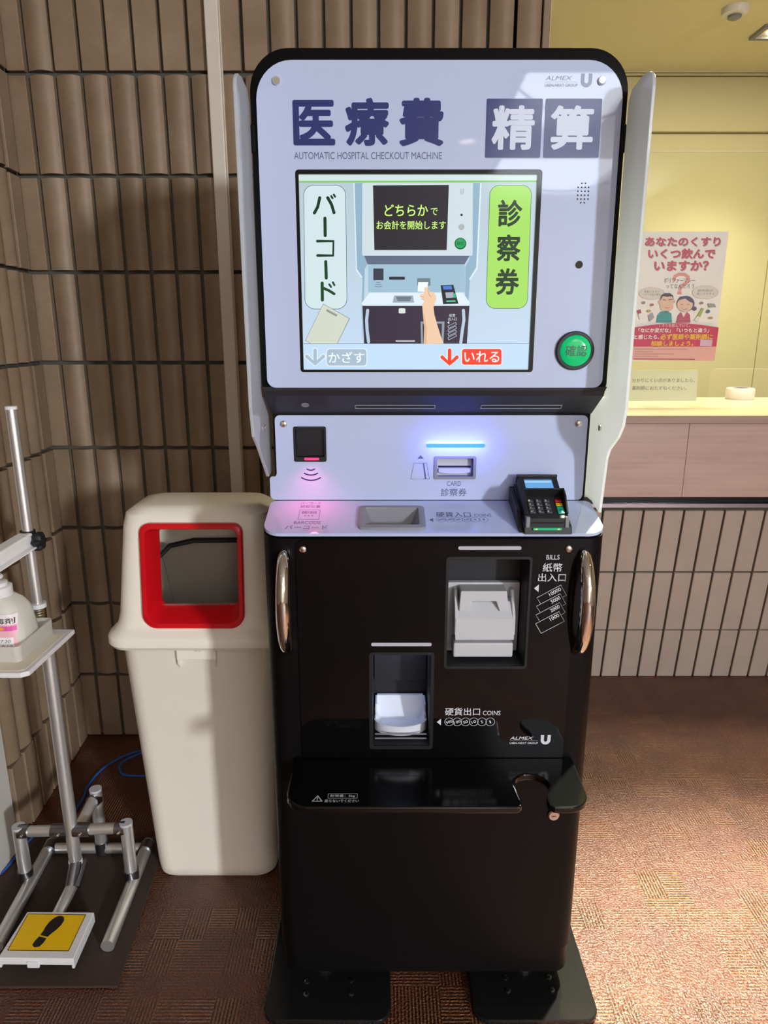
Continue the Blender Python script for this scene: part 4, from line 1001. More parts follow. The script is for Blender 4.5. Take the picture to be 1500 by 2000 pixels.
for r_, row in enumerate(keys):
    v = 0.0385 - 0.0088 * r_
    for c_, s in enumerate(row):
        u = -0.0215 + 0.0133 * c_
        ky = obj('key', *bev(prism(rrect(u - kw / 2, v - kh / 2, u + kw / 2, v + kh / 2, 0.0014, 3), TP, 0.0, 0.0022), 0.0006, 1), M_key, TT)
        text('digit', s, u - 0.0032, v - 0.0019, u - 0.0004 + (0.002 if len(s) > 1 else 0), v + 0.0021, TP, 0.0024, M_keyw, ky, bold=0.03, res=2)
for (v0, v1, col) in ((0.0352, 0.0418, '#b8141c'), (0.0264, 0.0330, '#e8b21c'), (0.0076, 0.0242, '#12a98a')):
    ky = obj('key', *bev(prism(rrect(0.0185, v0, 0.0295, v1, 0.0014, 3), TP, 0.0, 0.0024), 0.0006, 1), mat('key_' + col[1:], col, rough=0.35, noise=0), TT)
    if v0 < 0.01: text('key_lettering', 'OK', 0.0212, 0.0140, 0.0268, 0.0178, TP, 0.0026, M_sticker_black, ky)
# card slot at the front end with its green guide light
fy = -0.0035 - 0.05
obj('slot_block', *bev(prism([(y - 0.05, z - 0.938) for y, z in ((-0.003, 0.9415), (0.006, 0.9450), (0.006, 0.957), (-0.003, 0.9565))], lambda y, z, w: (w, y, z), -0.029, 0.029), 0.0008, 1), M_hood_black, TT)
obj('slot', *box(-0.026, 0.026, fy + 0.0002, fy + 0.004, 0.9475 - 0.938, 0.9505 - 0.938), M_dark, TT)
for sx in (-1, 1): obj('slot_guide', *rbox(sx * 0.031 - 0.003, sx * 0.031 + 0.003, -0.055, -0.044, 0.0035, 0.0205, 0.0006, 1), M_mid_grey, TT)
gs = obj('guide_light', *bev(prism(rrect(-0.0225, 0.937 - 0.938, 0.0235, 0.9408 - 0.938, 0.0018, 4), lambda u, v, w: (u, -0.0538 - w, v), 0.0, 0.0008), 0.0002, 1), mat('green_guide', '#0f8f5c', rough=0.3, emit=(0.02, 0.45, 0.22), es=0.5, noise=0), TT)
for sx in (-1, 1): obj('guide_tip', *sheet([(sx * 0.021, -0.0002), (sx * 0.0175, 0.0019), (sx * 0.0150, -0.0002), (sx * 0.0175, -0.001)], lambda u, v, w: (u + 0.0005, -0.0548 - w, v + 0.0005), 0.0), mat('pale_green_tip', '#c9d870', emit='#c9d870', es=0.3, noise=0), gs)

# ================================================================== waste bin
BX = -0.395
BN = thing('waste_bin', 'cream plastic waste bin with a red framed opening beside the machine', 'bin', (BX, 1.47, 0))
def rl3(hw, y0, y1, r, z, n=6): return [(x, y, z) for x, y in rrect(-hw, y0, hw, y1, r, n)]
oy = -1.47
body = loft([rl3(0.128, 1.366 + oy, 1.545 + oy, 0.035, 0.0), rl3(0.139, 1.3585 + oy, 1.552 + oy, 0.042, 0.008), rl3(0.142, 1.357 + oy, 1.553 + oy, 0.042, 0.03), rl3(0.170, 1.349 + oy, 1.572 + oy, 0.040, 0.585), rl3(0.1745, 1.345 + oy, 1.576 + oy, 0.040, 0.592), rl3(0.1745, 1.345 + oy, 1.576 + oy, 0.040, 0.60), rl3(0.167, 1.352 + oy, 1.569 + oy, 0.036, 0.60), rl3(0.138, 1.362 + oy, 1.548 + oy, 0.036, 0.02)])
obj('body', *body, M_bin, BN, smooth=True)
# lid: flared rim, shoulder, sloping hood
lid_l = [rl3(0.188, 1.326 + oy, 1.592 + oy, 0.046, 0.598), rl3(0.1935, 1.321 + oy, 1.597 + oy, 0.049, 0.606), rl3(0.1935, 1.321 + oy, 1.597 + oy, 0.049, 0.620), rl3(0.189, 1.325 + oy, 1.594 + oy, 0.047, 0.628), rl3(0.180, 1.335 + oy, 1.586 + oy, 0.044, 0.636), rl3(0.174, 1.341 + oy, 1.581 + oy, 0.042, 0.646), rl3(0.170, 1.346 + oy, 1.577 + oy, 0.042, 0.665),
         rl3(0.155, 1.370 + oy, 1.555 + oy, 0.042, 0.850), rl3(0.150, 1.378 + oy, 1.548 + oy, 0.042, 0.876), rl3(0.132, 1.392 + oy, 1.535 + oy, 0.040, 0.889), rl3(0.110, 1.410 + oy, 1.520 + oy, 0.035, 0.892)]
inner_l = [rl3(0.104, 1.412 + oy, 1.514 + oy, 0.033, 0.884), rl3(0.141, 1.384 + oy, 1.542 + oy, 0.038, 0.866), rl3(0.165, 1.351 + oy, 1.572 + oy, 0.038, 0.66), rl3(0.165, 1.351 + oy, 1.572 + oy, 0.038, 0.598)]
V, F = loft(lid_l + inner_l, cap0=False, cap1=False)
n = len(lid_l[0]); k = len(lid_l)
F = [f for f in F if not (f[0] // n == k - 1 and max(f) // n == k)]
F.append(tuple((k - 1) * n + i for i in range(n))); F.append(tuple(k * n + i for i in range(n))[::-1])
F += [(i, (i + 1) % n, (len(lid_l + inner_l) - 1) * n + (i + 1) % n, (len(lid_l + inner_l) - 1) * n + i) for i in range(n)]
lid = obj('lid', V, F, M_bin, BN)
# plane of the sloping front of the lid
lsl = (1.370 - 1.346) / (0.850 - 0.665)
def LF(u, v, w): return (u, 1.346 + oy + lsl * (v - 0.665) - w, v)
op = rrect(-0.103, 0.649, 0.100, 0.857, 0.020, 5)
cut(lid, prism(op, LF, -0.03, 0.05))
shade(lid.data, 32)
fr_o = rrect(-0.1075, 0.6435, 0.1045, 0.8625, (0.030, 0.030, 0.020, 0.020), 6); fr_i = rrect(-0.0795, 0.680, 0.0865, 0.8415, (0.014, 0.014, 0.008, 0.008), 6)
fr_m = rrect(-0.0965, 0.6545, 0.0945, 0.8520, (0.025, 0.025, 0.016, 0.016), 6)
loops = [[LF(u, v, -0.002) for u, v in fr_o], [LF(u, v, 0.008) for u, v in fr_o], [LF(u, v, 0.0105) for u, v in [(a * 0.975, 0.753 + (b - 0.753) * 0.975) for a, b in fr_o]], [LF(u, v, 0.0105) for u, v in fr_m], [LF(u, v, 0.007) for u, v in [(a * 0.985, 0.753 + (b - 0.753) * 0.985) for a, b in fr_m]], [LF(u, v, -0.034) for u, v in fr_i], [LF(u, v, -0.036) for u, v in fr_i], [LF(u, v, -0.002) for u, v in [(a * 0.99, 0.753 + (b - 0.753) * 0.99) for a, b in fr_m]]]
V, F = loft(loops, False, False); nn = len(fr_o)
F += [((len(loops) - 1) * nn + i, (len(loops) - 1) * nn + (i + 1) % nn, (i + 1) % nn, i) for i in range(nn)]
obj('opening_frame', V, F, M_red, lid, smooth=True)
hk = obj('lid_clip', *rbox(-0.044, 0.040, 1.338 + oy, 1.349 + oy, 0.570, 0.600, 0.002), M_bin, BN)
for u in (-0.041, 0.037): obj('clip_rib', *bev(prism([(1.338 + oy, 0.572), (1.338 + oy, 0.560), (1.349 + oy, 0.548), (1.350 + oy, 0.572)], lambda y, z, w: (w, y, z), u - 0.0015, u + 0.0015), 0.0004, 1), M_bin, hk)
text('clip_lettering', '45', -0.006, 0.590, 0.008, 0.5945, lambda u, v, w: (u, 1.3378 + oy - w, v), 0.0002, mat('embossed_grey', '#a8a396', rough=0.5, noise=0), hk)
# bag and its black rim inside
bagr = [(x, y, z) for x, y, z in rl3(0.150, 1.362 + oy, 1.562 + oy, 0.036, 0.640, 6)]
obj('bag_hoop', *tube([(-0.145, 1.40 + oy, 0.700), (-0.130, 1.45 + oy, 0.735), (-0.095, 1.51 + oy, 0.770), (-0.045, 1.532 + oy, 0.776), (0.05, 1.535 + oy, 0.776), (0.125, 1.53 + oy, 0.774)], 0.006, 8), M_black_plastic, BN, smooth=True)
loops = []
for i, (s, z) in enumerate(((0.97, 0.772), (0.92, 0.72), (0.90, 0.66), (0.86, 0.56), (0.82, 0.40), (0.76, 0.10), (0.4, 0.06))):
    loops.append([(x * s + 0.004 * math.sin(9 * j + i * 2.1), (y - 0) * s + 0.005 * math.cos(7 * j + i), z + 0.006 * math.sin(5 * j + i) + (0.0 if i > 1 else -0.085 * max(0.0, min(1.0, (0.075 - y) / 0.15)))) for j, (x, y, _) in enumerate(rl3(0.148, 1.375 + oy, 1.545 + oy, 0.03, 0))])
obj('bin_bag', *loft(loops, cap0=False), M_bag, BN, smooth=True)

# ================================================================== rubber mat, pedal stand, bottle
mt = obj('rubber_mat', *bev(prism([(-0.90, 1.073), (-0.5205, 1.075), (-0.548, 1.485), (-0.888, 1.49)], lambda u, v, w: (u, v, w), 0.0, 0.005), 0.0012, 1), M_rubber)
tag(mt, 'dark brown rubber mat under the pedal stand', 'mat')
ST = thing('pedal_stand', 'aluminium pipe pedal stand for hand sanitiser with a yellow foot pedal', 'dispenser stand', (-0.705, 1.33, 0.005))
def sp3(x, y, z): return (x + 0.705, y - 1.33, z - 0.005)
def pipe(name, a, b, r=0.014, m=M_alu, par=None, n=18): return obj(name, *tube([sp3(*a), sp3(*b)], r, n), m, par or ST, smooth=True)
pipe('pole', (-0.705, 1.33, 0.072), (-0.705, 1.33, 0.64))
pipe('upper_pole', (-0.7125, 1.33, 0.60), (-0.7135, 1.33, 1.100), 0.0105)
pipe('pole_cap', (-0.7135, 1.33, 1.099), (-0.7135, 1.33, 1.105), 0.0112, M_white_plastic)
pipe('side_rail', (-0.5685, 1.152, 0.020), (-0.583, 1.452, 0.020)); pipe('side_rail', (-0.797, 1.152, 0.020), (-0.822, 1.452, 0.020))
pipe('rear_rail', (-0.81, 1.432, 0.020), (-0.585, 1.432, 0.020), 0.0125)
for (x, zt) in ((-0.5805, 0.172), (-0.8235, 0.162)):
    pp = pipe('post', (x, 1.33, 0.034), (x, 1.33, zt)); pipe('post_cap', (x, 1.33, zt - 0.001), (x, 1.33, zt + 0.004), 0.0142, M_grey_plastic, pp)
    pipe('joint', (x, 1.33, 0.026), (x, 1.33, 0.050), 0.0165, M_joint, pp)
pp = pipe('post', (-0.690, 1.432, 0.03), (-0.689, 1.432, 0.184)); pipe('post_cap', (-0.689, 1.432, 0.183), (-0.689, 1.432, 0.188), 0.0142, M_grey_plastic, pp)
pipe('joint', (-0.690, 1.432, 0.010), (-0.690, 1.432, 0.042), 0.0165, M_joint, pp)
pipe('crossbar', (-0.805, 1.33, 0.152), (-0.735, 1.33, 0.154), 0.0125); pipe('crossbar', (-0.672, 1.33, 0.157), (-0.600, 1.33, 0.160), 0.0125)
for (a, b) in (((-0.823, 1.33, 0.151), (-0.800, 1.33, 0.1525)), ((-0.748, 1.33, 0.1535), (-0.712, 1.33, 0.155)), ((-0.698, 1.33, 0.156), (-0.662, 1.33, 0.157)), ((-0.604, 1.33, 0.160), (-0.582, 1.33, 0.161))):
    jj = pipe('joint', a, b, 0.0158, M_joint); c_ = ((a[0] + b[0]) / 2, 1.33 - 0.0165, (a[2] + b[2]) / 2)
    obj('joint_screw', *lathe([(0.0038, -0.003), (0.0038, 0.002), (0.002, 0.0028)], 10, sp3(*c_), 'y'), M_screw, jj)
pipe('brace', (-0.690, 1.425, 0.168), (-0.703, 1.345, 0.135), 0.013); pipe('joint', (-0.689, 1.432, 0.160), (-0.692, 1.412, 0.165), 0.0158, M_joint)
for (x, y) in ((-0.582, 1.432), (-0.815, 1.432)): pipe('joint', (x, y - 0.014, 0.021), (x, y + 0.012, 0.021), 0.0165, M_joint)
# pedal lever
obj('lever_sleeve', *tube([sp3(-0.705, 1.33, 0.066), sp3(-0.7055, 1.33, 0.076)], 0.0152, 18), M_white_plastic, ST)
pipe('lever_joint', (-0.704, 1.328, 0.072), (-0.702, 1.292, 0.038), 0.0135, M_joint)
pipe('lever_plate', (-0.694, 1.345, 0.060), (-0.692, 1.290, 0.036), 0.010, M_joint)
pipe('lever', (-0.702, 1.296, 0.036), (-0.700, 1.165, 0.026), 0.013)
ped = obj('pedal', *bev(prism([(-0.7625, 1.1005), (-0.6125, 1.0985), (-0.6175, 1.2120), (-0.7605, 1.2135)], lambda u, v, w: sp3(u, v, w), 0.040, 0.046), 0.0012, 1), M_white_plastic, ST)
obj('pedal_skirt', *bev(prism([(-0.7625, 1.1005), (-0.7530, 1.1005), (-0.744, 1.1002), (-0.7, 1.1), (-0.63, 1.0988), (-0.6125, 1.0985)][::5] + [(-0.6125, 1.1030), (-0.7625, 1.1050)], lambda u, v, w: sp3(u, v, w), 0.030, 0.041), 0.0008, 1), M_white_plastic, ped)
obj('pedal_skirt', *bev(prism([(-0.6125, 1.0985), (-0.6175, 1.2120), (-0.6225, 1.2120), (-0.6175, 1.0985)], lambda u, v, w: sp3(u, v, w), 0.022, 0.041), 0.0008, 1), M_white_plastic, ped)
obj('pedal_skirt', *bev(prism([(-0.7625, 1.1005), (-0.7605, 1.2135), (-0.7560, 1.2135), (-0.7580, 1.1005)], lambda u, v, w: sp3(u, v, w), 0.022, 0.041), 0.0008, 1), M_white_plastic, ped)
obj('pedal_hook', *rbox(*[sp3(-0.705, 0, 0)[0], sp3(-0.681, 0, 0)[0], sp3(0, 1.0965, 0)[1], sp3(0, 1.1015, 0)[1], 0.020, 0.034], 0.0015), M_white_plastic, ped)
stq = [(-0.7525, 1.117), (-0.6290, 1.1155), (-0.6315, 1.2050), (-0.7560, 1.2075)]
obj('pedal_sticker', *sheet(stq, lambda u, v, w: sp3(u, v, w), 0.0464), M_yellow, ped)
obj('sticker_border', *outline(stq, 0.0014, lambda u, v, w: sp3(u, v, w), 0.0467), M_sticker_black, ped)
PD = lambda u, v, w: sp3(u, v, w)
def shoe(pts): return [(-0.6925 + (x * math.cos(R(-14)) - y * math.sin(R(-14))), 1.161 + (x * math.sin(R(-14)) + y * math.cos(R(-14)))) for x, y in pts]
sole = [(0.000, 0.042), (0.008, 0.040), (0.0135, 0.033), (0.0155, 0.022), (0.0140, 0.010), (0.0105, 0.000), (0.0085, -0.010), (-0.0095, -0.010), (-0.0105, 0.000), (-0.0130, 0.010), (-0.0140, 0.022), (-0.0110, 0.034), (-0.006, 0.040)]
heel = [(0.0088, -0.0135), (0.0100, -0.024), (0.0085, -0.034), (0.0, -0.038), (-0.0085, -0.034), (-0.0100, -0.024), (-0.0092, -0.0135)]
obj('shoe_print', *sheet(shoe(sole), PD, 0.0468), M_sticker_black, ped); obj('shoe_print', *sheet(shoe(heel), PD, 0.0468), M_sticker_black, ped)
# tray on the pole
tr = obj('tray', *bev(prism([(-0.90, 1.125), (-0.652, 1.127), (-0.640, 1.136), (-0.637, 1.318), (-0.90, 1.322)], lambda u, v, w: sp3(u, v, w), 0.640, 0.650), 0.002, 2), M_white_plastic, ST)
M_perf = NT('perforated_tray_top'); k_ = M_perf
tcx = k_.n('ShaderNodeTexCoord'); vor = k_.n('ShaderNodeTexVoronoi'); vor.inputs['Scale'].default_value = 210; vor.inputs['Randomness'].default_value = 0.0; k_.l(tcx.outputs['Object'], vor.inputs['Vector'])
crx = k_.n('ShaderNodeValToRGB'); crx.color_ramp.elements[0].position = 0.28; crx.color_ramp.elements[0].color = lin('#c9b78c'); crx.color_ramp.elements[1].position = 0.36; crx.color_ramp.elements[1].color = lin('#e6dfcc')
k_.l(vor.outputs['Distance'], crx.inputs[0]); k_.l(crx.outputs[0], k_.b.inputs['Base Color'])
obj('tray_mesh', *prism([(-0.89, 1.134), (-0.658, 1.136), (-0.650, 1.142), (-0.647, 1.295), (-0.89, 1.300)], lambda u, v, w: sp3(u, v, w), 0.650, 0.6506), M_perf.m, tr)
obj('tray_bracket', *bev(prism([(-0.90, 0.600), (-0.79, 0.622), (-0.66, 0.640), (-0.90, 0.640)], lambda u, v, w: sp3(u, 1.15 + w, v), 0.0, 0.16), 0.001, 1), M_white_plastic, tr)
sprg = [sp3(-0.7125 + 0.0135 * math.cos(i * 0.7), 1.33 + 0.0135 * math.sin(i * 0.7), 0.652 + i * 0.00058) for i in range(72)]
obj('spring', *tube(sprg, 0.0016, 6), mat('brass_spring', '#b9a868', rough=0.25, metal=1.0, noise=0), ST, smooth=True)
pipe('spring_collar', (-0.7125, 1.33, 0.694), (-0.7125, 1.33, 0.703), 0.0165, M_white_plastic)
# press arm and clamp knob
def arm_map(u, v, w): return sp3(-0.7135 + u, 1.318 - v, 0.838 + w - 0.10 * v)
armp = obj('press_arm', *bev(prism([(-0.013, -0.002), (0.015, -0.002), (-0.006, 0.155), (-0.034, 0.155)], arm_map, -0.008, 0.018), 0.003, 2), M_white_plastic, ST)
obj('arm_flange', *bev(prism([(0.010, -0.004), (0.026, -0.004), (0.004, 0.155), (-0.012, 0.155)], arm_map, -0.011, -0.0075), 0.0008, 1), M_white_plastic, armp)
pipe('clamp', (-0.7135, 1.33, 0.822), (-0.7135, 1.33, 0.858), 0.0145, M_black_plastic)
kn = []
for zz, f in ((0.0, 0.8), (0.004, 1.0), (0.014, 1.0), (0.018, 0.75)):
    kn.append([sp3(-0.6985 + zz, 1.322 + (0.017 + 0.0028 * math.cos(6 * a)) * f * math.cos(a), 0.8375 + (0.017 + 0.0028 * math.cos(6 * a)) * f * math.sin(a)) for a in [2 * math.pi * i / 48 for i in range(48)]])
knob = obj('clamp_knob', *loft(kn), M_black_plastic, ST, smooth=True)
obj('knob_screw', *tube([sp3(-0.715, 1.322, 0.8375), sp3(-0.697, 1.322, 0.8375)], 0.005, 10), M_screw, knob)
# clear holder and bottle on the tray
M_holder = NT('milky_clear_plastic'); tlq = M_holder.n('ShaderNodeBsdfTransparent'); mq = M_holder.n('ShaderNodeMixShader'); mq.inputs[0].default_value = 0.45
M_holder.b.inputs['Base Color'].default_value = lin('#e4e1d6'); M_holder.b.inputs['Roughness'].default_value = 0.25
M_holder.l(M_holder.b.outputs[0], mq.inputs[1]); M_holder.l(tlq.outputs[0], mq.inputs[2]); M_holder.l(mq.outputs[0], M_holder.out.inputs[0])
ho_o = rrect(-0.845, 1.168, -0.672, 1.306, 0.010, 4); ho_i = rrect(-0.842, 1.171, -0.675, 1.303, 0.008, 4)
hold = obj('bottle_holder', *join(prism([ho_o, ho_i], lambda u, v, w: (u + 0.76, v - 1.237, w), 0.0, 0.030), prism(rrect(-0.844, 1.169, -0.673, 1.305, 0.009, 4), lambda u, v, w: (u + 0.76, v - 1.237, w), 0.0, 0.0025)), M_holder.m, loc=(-0.76, 1.237, 0.6507))
tag(hold, 'low milky clear plastic holder around the sanitiser bottle on the tray', 'holder')
BO = thing('sanitiser_bottle', 'milky white hand sanitiser pump bottle with a pink label on the tray', 'bottle', (-0.738, 1.237, 0.6535))
def bl3(hw, hd_, r, z): return [(x, y, z) for x, y in rrect(-hw, -hd_, hw, hd_, r, 5)]
M_bottle = NT('milky_bottle'); M_bottle.b.inputs['Base Color'].default_value = lin('#d8d6cc'); M_bottle.b.inputs['Roughness'].default_value = 0.3; M_bottle.b.inputs['Subsurface Weight'].default_value = 0.15
nzb = M_bottle.n('ShaderNodeTexNoise'); nzb.inputs['Scale'].default_value = 12
obj('body', *loft([bl3(0.053, 0.038, 0.018, 0.0), bl3(0.057, 0.042, 0.022, 0.004), bl3(0.057, 0.042, 0.022, 0.028), bl3(0.0525, 0.040, 0.022, 0.066), bl3(0.049, 0.038, 0.022, 0.078), bl3(0.041, 0.034, 0.020, 0.090), bl3(0.031, 0.028, 0.018, 0.099), bl3(0.025, 0.025, 0.018, 0.104)]), M_bottle.m, BO, smooth=True)
obj('cap', *join(lathe([(0.027, 0.102), (0.028, 0.105), (0.028, 0.121), (0.025, 0.123)], 28), lathe([(0.021, 0.122), (0.021, 0.129), (0.017, 0.131)], 28)), M_white_plastic, BO, smooth=True)
pmp = obj('pump', *join(lathe([(0.0075, 0.130), (0.0075, 0.142)], 16), lathe([(0.014, 0.137), (0.015, 0.140), (0.012, 0.144)], 20), rbox(-0.075, 0.012, -0.008, 0.008, 0.137, 0.1445, 0.003)), M_white_plastic, BO, smooth=True)
def LB(u, v, w):     # the label wraps round the bottle's front corners
    v2 = v * 0.84; t = max(0.0, (v2 - 0.028) / 0.038); hw = 0.057 - 0.0045 * t; hd = 0.042 - 0.002 * t; r = 0.022
    dx = min(r, max(0.0, abs(u) - (hw - r)))
    return (u, -hd + r - math.sqrt(r * r - dx * dx) - w - 0.0006, v2)
def label_patch(name, u0, v0, u1, v1, w, m, parent):
    nu, nv = 14, 4
    V = [LB(u0 + (u1 - u0) * i / nu, v0 + (v1 - v0) * j / nv, w) for j in range(nv + 1) for i in range(nu + 1)]
    F = [(j * (nu + 1) + i, j * (nu + 1) + i + 1, (j + 1) * (nu + 1) + i + 1, (j + 1) * (nu + 1) + i) for j in range(nv) for i in range(nu)]
    return obj(name, V, F, m, parent)
lab = label_patch('label', -0.050, 0.010, 0.0495, 0.094, 0.0, mat('pink_label', '#f3b8c4', rough=0.4, noise=0.04), BO)
label_patch('label_band', -0.050, 0.070, 0.0495, 0.094, 0.0003, ink('#eee4e6'), lab)
label_patch('label_stripe', -0.050, 0.056, 0.0485, 0.067, 0.0003, ink('#e35fae'), lab)
obj('label_disc', *sheet(circ(0.020, 0.0615, 0.009, 20, 0.004), LB, 0.0005), ink('#f0a050'), lab); obj('label_disc', *sheet(circ(-0.022, 0.052, 0.014, 22, 0.006), LB, 0.0005), ink('#f2b060'), lab)
obj('label_disc', *sheet(circ(-0.018, 0.036, 0.010, 22), LB, 0.0005), ink('#f1e6ea'), lab)
label_patch('date_patch', 0.006, 0.012, 0.043, 0.041, 0.0003, ink('#f2eef0'), lab)
text('label_lettering', '用消毒剤', -0.020, 0.0725, 0.047, 0.0860, LB, 0.0007, ink('#3a3238'), lab, bold=0.01)
text('handwriting', '5.7.20', 0.010, 0.0285, 0.038, 0.0355, LB, 0.0007, ink('#44424a'), lab, shear=0.3); text('handwriting', '5.9.19', 0.010, 0.0150, 0.040, 0.0225, LB, 0.0007, ink('#44424a'), lab, shear=0.3)

# blue network cable on the carpet
def smooth_path(P, n=8):
    out = []
    for i in range(len(P) - 1):
        p0 = Vector(P[max(0, i - 1)]); p1 = Vector(P[i]); p2 = Vector(P[i + 1]); p3 = Vector(P[min(len(P) - 1, i + 2)])
        for j in range(n):
            t = j / n
            out.append(tuple(0.5 * ((2 * p1) + (p2 - p0) * t + (2 * p0 - 5 * p1 + 4 * p2 - p3) * t * t + (3 * p1 - p0 - 3 * p2 + p3) * t ** 3)))
    return out + [tuple(P[-1])]
cb = [(-1.05, 1.25, 0.004), (-0.955, 1.285, 0.004), (-0.906, 1.37, 0.004), (-0.897, 1.440, 0.004), (-0.893, 1.475, 0.004), (-0.885, 1.497, 0.004), (-0.86, 1.499, 0.004), (-0.838, 1.510, 0.004), (-0.828, 1.58, 0.004), (-0.826, 1.64, 0.004), (-0.835, 1.694, 0.004), (-0.825, 1.772, 0.004), (-0.782, 1.84, 0.004), (-0.72, 1.868, 0.004), (-0.62, 1.85, 0.004), (-0.58, 1.79, 0.004), (-0.63, 1.745, 0.004), (-0.70, 1.74, 0.004), (-0.757, 1.748, 0.004), (-0.775, 1.79, 0.0115), (-0.74, 1.835, 0.0115), (-0.66, 1.895, 0.0115), (-0.56, 1.92, 0.006)]
cable = obj('network_cable', *tube(smooth_path(cb), 0.0033, 8), M_blue_cable, smooth=True)
tag(cable, 'thin blue network cable curling on the carpet behind the stand', 'cable')

# ================================================================== things on the pharmacy counter
PT = thing('acrylic_screen', 'tall clear acrylic screen standing on the pharmacy counter', 'acrylic screen', (1.6, 2.45, CTZ))
def AC(u, v, w): return (u - 1.6, -w, v - CTZ)
ac_o = [(0.80, CTZ), (1.1345, CTZ), (1.1345, 1.108), (1.1385, 1.118), (1.148, 1.1215), (2.90, 1.1215), (2.90, 1.805), (0.80, 1.805)]
obj('sheet', *prism(ac_o, AC, 0.0, 0.004), M_clear, PT)
obj('polished_edge', *join(box(0.80 - 1.6, 1.30, -0.0042, 0.0002, 1.805 - CTZ, 1.8068 - CTZ), box(1.150 - 1.6, 1.30, -0.0042, 0.0002, 1.1198 - CTZ, 1.1213 - CTZ)), M_clear_edge, PT)
for x in (0.95, 1.10): obj('foot', *rbox(x - 1.6 - 0.03, x - 1.6 + 0.03, -0.012, 0.075, 0.0, 0.004, 0.001), M_clear, PT)
# poster hung on the acrylic screen
PO = obj('poster', *prism(rrect(0.8535, 1.1480, 1.1395, 1.5655, 0), lambda u, v, w: (u, 2.4445 - w, v), 0.0, 0.0006), ink('#f8f4ec'))
tag(PO, 'medicine advice poster with a red band and two cartoon people on the acrylic screen', 'poster')
def PQ(x, y):  # image pixel coordinates to a position on the poster
    t = (y - 453) / 252.0; Lx = 1253 - 18 * t; Rx = 1421 - 28 * t
    return (0.8535 + 0.286 * (x - Lx) / (Rx - Lx), 1.5655 - 0.4175 * (t - 0.03 * t * (1 - t)))
PL = [0]
def pw(): PL[0] += 1; return 0.0006 + 0.00012 * PL[0]
PM = lambda u, v, w: (u, 2.4445 - w, v)
def pp_(name, pts, col): return obj(name, *sheet([PQ(*p) for p in pts], PM, pw()), ink(col), PO, recalc=False)
def pt_(s, x0, y0, x1, y1, col, bold=0.0, shear=0.0):
    a = PQ(x0, y1); b = PQ(x1, y0)
    return text('poster_lettering', s, a[0], a[1], b[0], b[1], PM, pw(), ink(col), PO, bold=bold, shear=shear)
for (s, x0, y0, x1, y1) in (('あなたのくすり', 1258, 463.5, 1406, 481.5), ('いくつ飲んで', 1264, 485.5, 1396, 505.5), ('いますか？', 1276, 509, 1383, 529)):
    pt_(s, x0 + 1.2, y0 + 1.4, x1 + 1.2, y1 + 1.4, '#b9b4aa', 0.05); pt_(s, x0, y0, x1, y1, '#d2405a', 0.04)
pp_('question_mark', stroke([(1316, 546), (1318, 539), (1326, 535.5), (1336, 536), (1343, 541), (1343, 549), (1336, 555), (1329, 559), (1327.5, 565)], 6.5), '#e79a92'); pp_('question_dot', rrect(1322.5, 568.5, 1330.5, 575, 1, 2), '#e79a92')
pt_('ポリファーマシー', 1296, 542.5, 1357, 552.5, '#4e4a46'); pt_('ってなんだろう', 1300, 554.5, 1355, 563, '#4e4a46')
for (cx, cy, rx, ry, tl) in ((1273, 573, 25, 12, ('高齢になると', 'くすりの数が増え')), (1376, 571, 25.5, 13, ('副作用が', '起こりやすく'))):
    pp_('speech_bubble', circ(cx, cy, rx, 26, ry), '#d6b9b0'); pp_('speech_bubble', circ(cx, cy, rx - 0.8, 26, ry - 0.8), '#e2dccf')
    for i, s in enumerate(tl): pt_(s, cx - 15 - 2 * i, cy - 6 + 6 * i, cx + 15 + 2 * i, cy - 1.5 + 6 * i, '#77736c')
# two simple figures
pp_('figure_coat', [(1282, 630), (1284, 616), (1291, 608), (1303, 607), (1311, 612), (1312.5, 630)], '#3f9a98'); pp_('figure_collar', [(1296, 607), (1301, 612), (1306, 607)], '#2f7c7c')
pp_('figure_ear', circ(1288, 590, 2.6, 12, 3.4), '#e0b49a'); pp_('figure_ear', circ(1315.5, 589, 2.6, 12, 3.4), '#e0b49a')
pp_('figure_head', rrect(1289, 575, 1314.5, 607, 8, 5), '#e8c3a8'); pp_('figure_hair', [(1289, 588), (1290.5, 577), (1297, 572.5), (1308, 572.5), (1314, 577), (1315, 586), (1312, 578.5), (1302, 579.5), (1294, 578)], '#4a4440')
pp_('figure_brow', stroke([(1294, 585), (1300, 586)], 1.2), '#4a4440'); pp_('figure_brow', stroke([(1305, 585.5), (1312, 584.5)], 1.2), '#4a4440'); pp_('figure_mouth', stroke([(1298, 600), (1303, 602), (1308, 600)], 0.8, False), '#8a4a40')
pp_('figure_coat', [(1321, 630), (1323, 617), (1329, 610), (1341, 609), (1346.5, 615), (1347.5, 630)], '#c04a66'); pp_('figure_collar', [(1330, 610), (1334, 620), (1340, 609)], '#ead9c8')
pp_('figure_bun', circ(1355, 602.5, 4.2, 14), '#5d4a68'); pp_('figure_hair', circ(1338, 593, 17, 24, 15.5), '#5d4a68'); pp_('figure_head', circ(1336.5, 595, 15, 24, 13.5), '#e8c3a8')
pp_('figure_hair', [(1322, 588), (1328, 579), (1338, 577.5), (1350, 583), (1353, 592), (1345, 589), (1337, 583), (1328, 585)], '#5d4a68')
pp_('figure_mouth', stroke([(1331, 603), (1336, 605), (1341, 602.5)], 0.8, False), '#8a4a40'); pp_('figure_eye', stroke([(1328, 594), (1333, 594.5)], 0.8, False), '#4a3a34'); pp_('figure_eye', stroke([(1340, 594.5), (1345, 594)], 0.8, False), '#4a3a34')
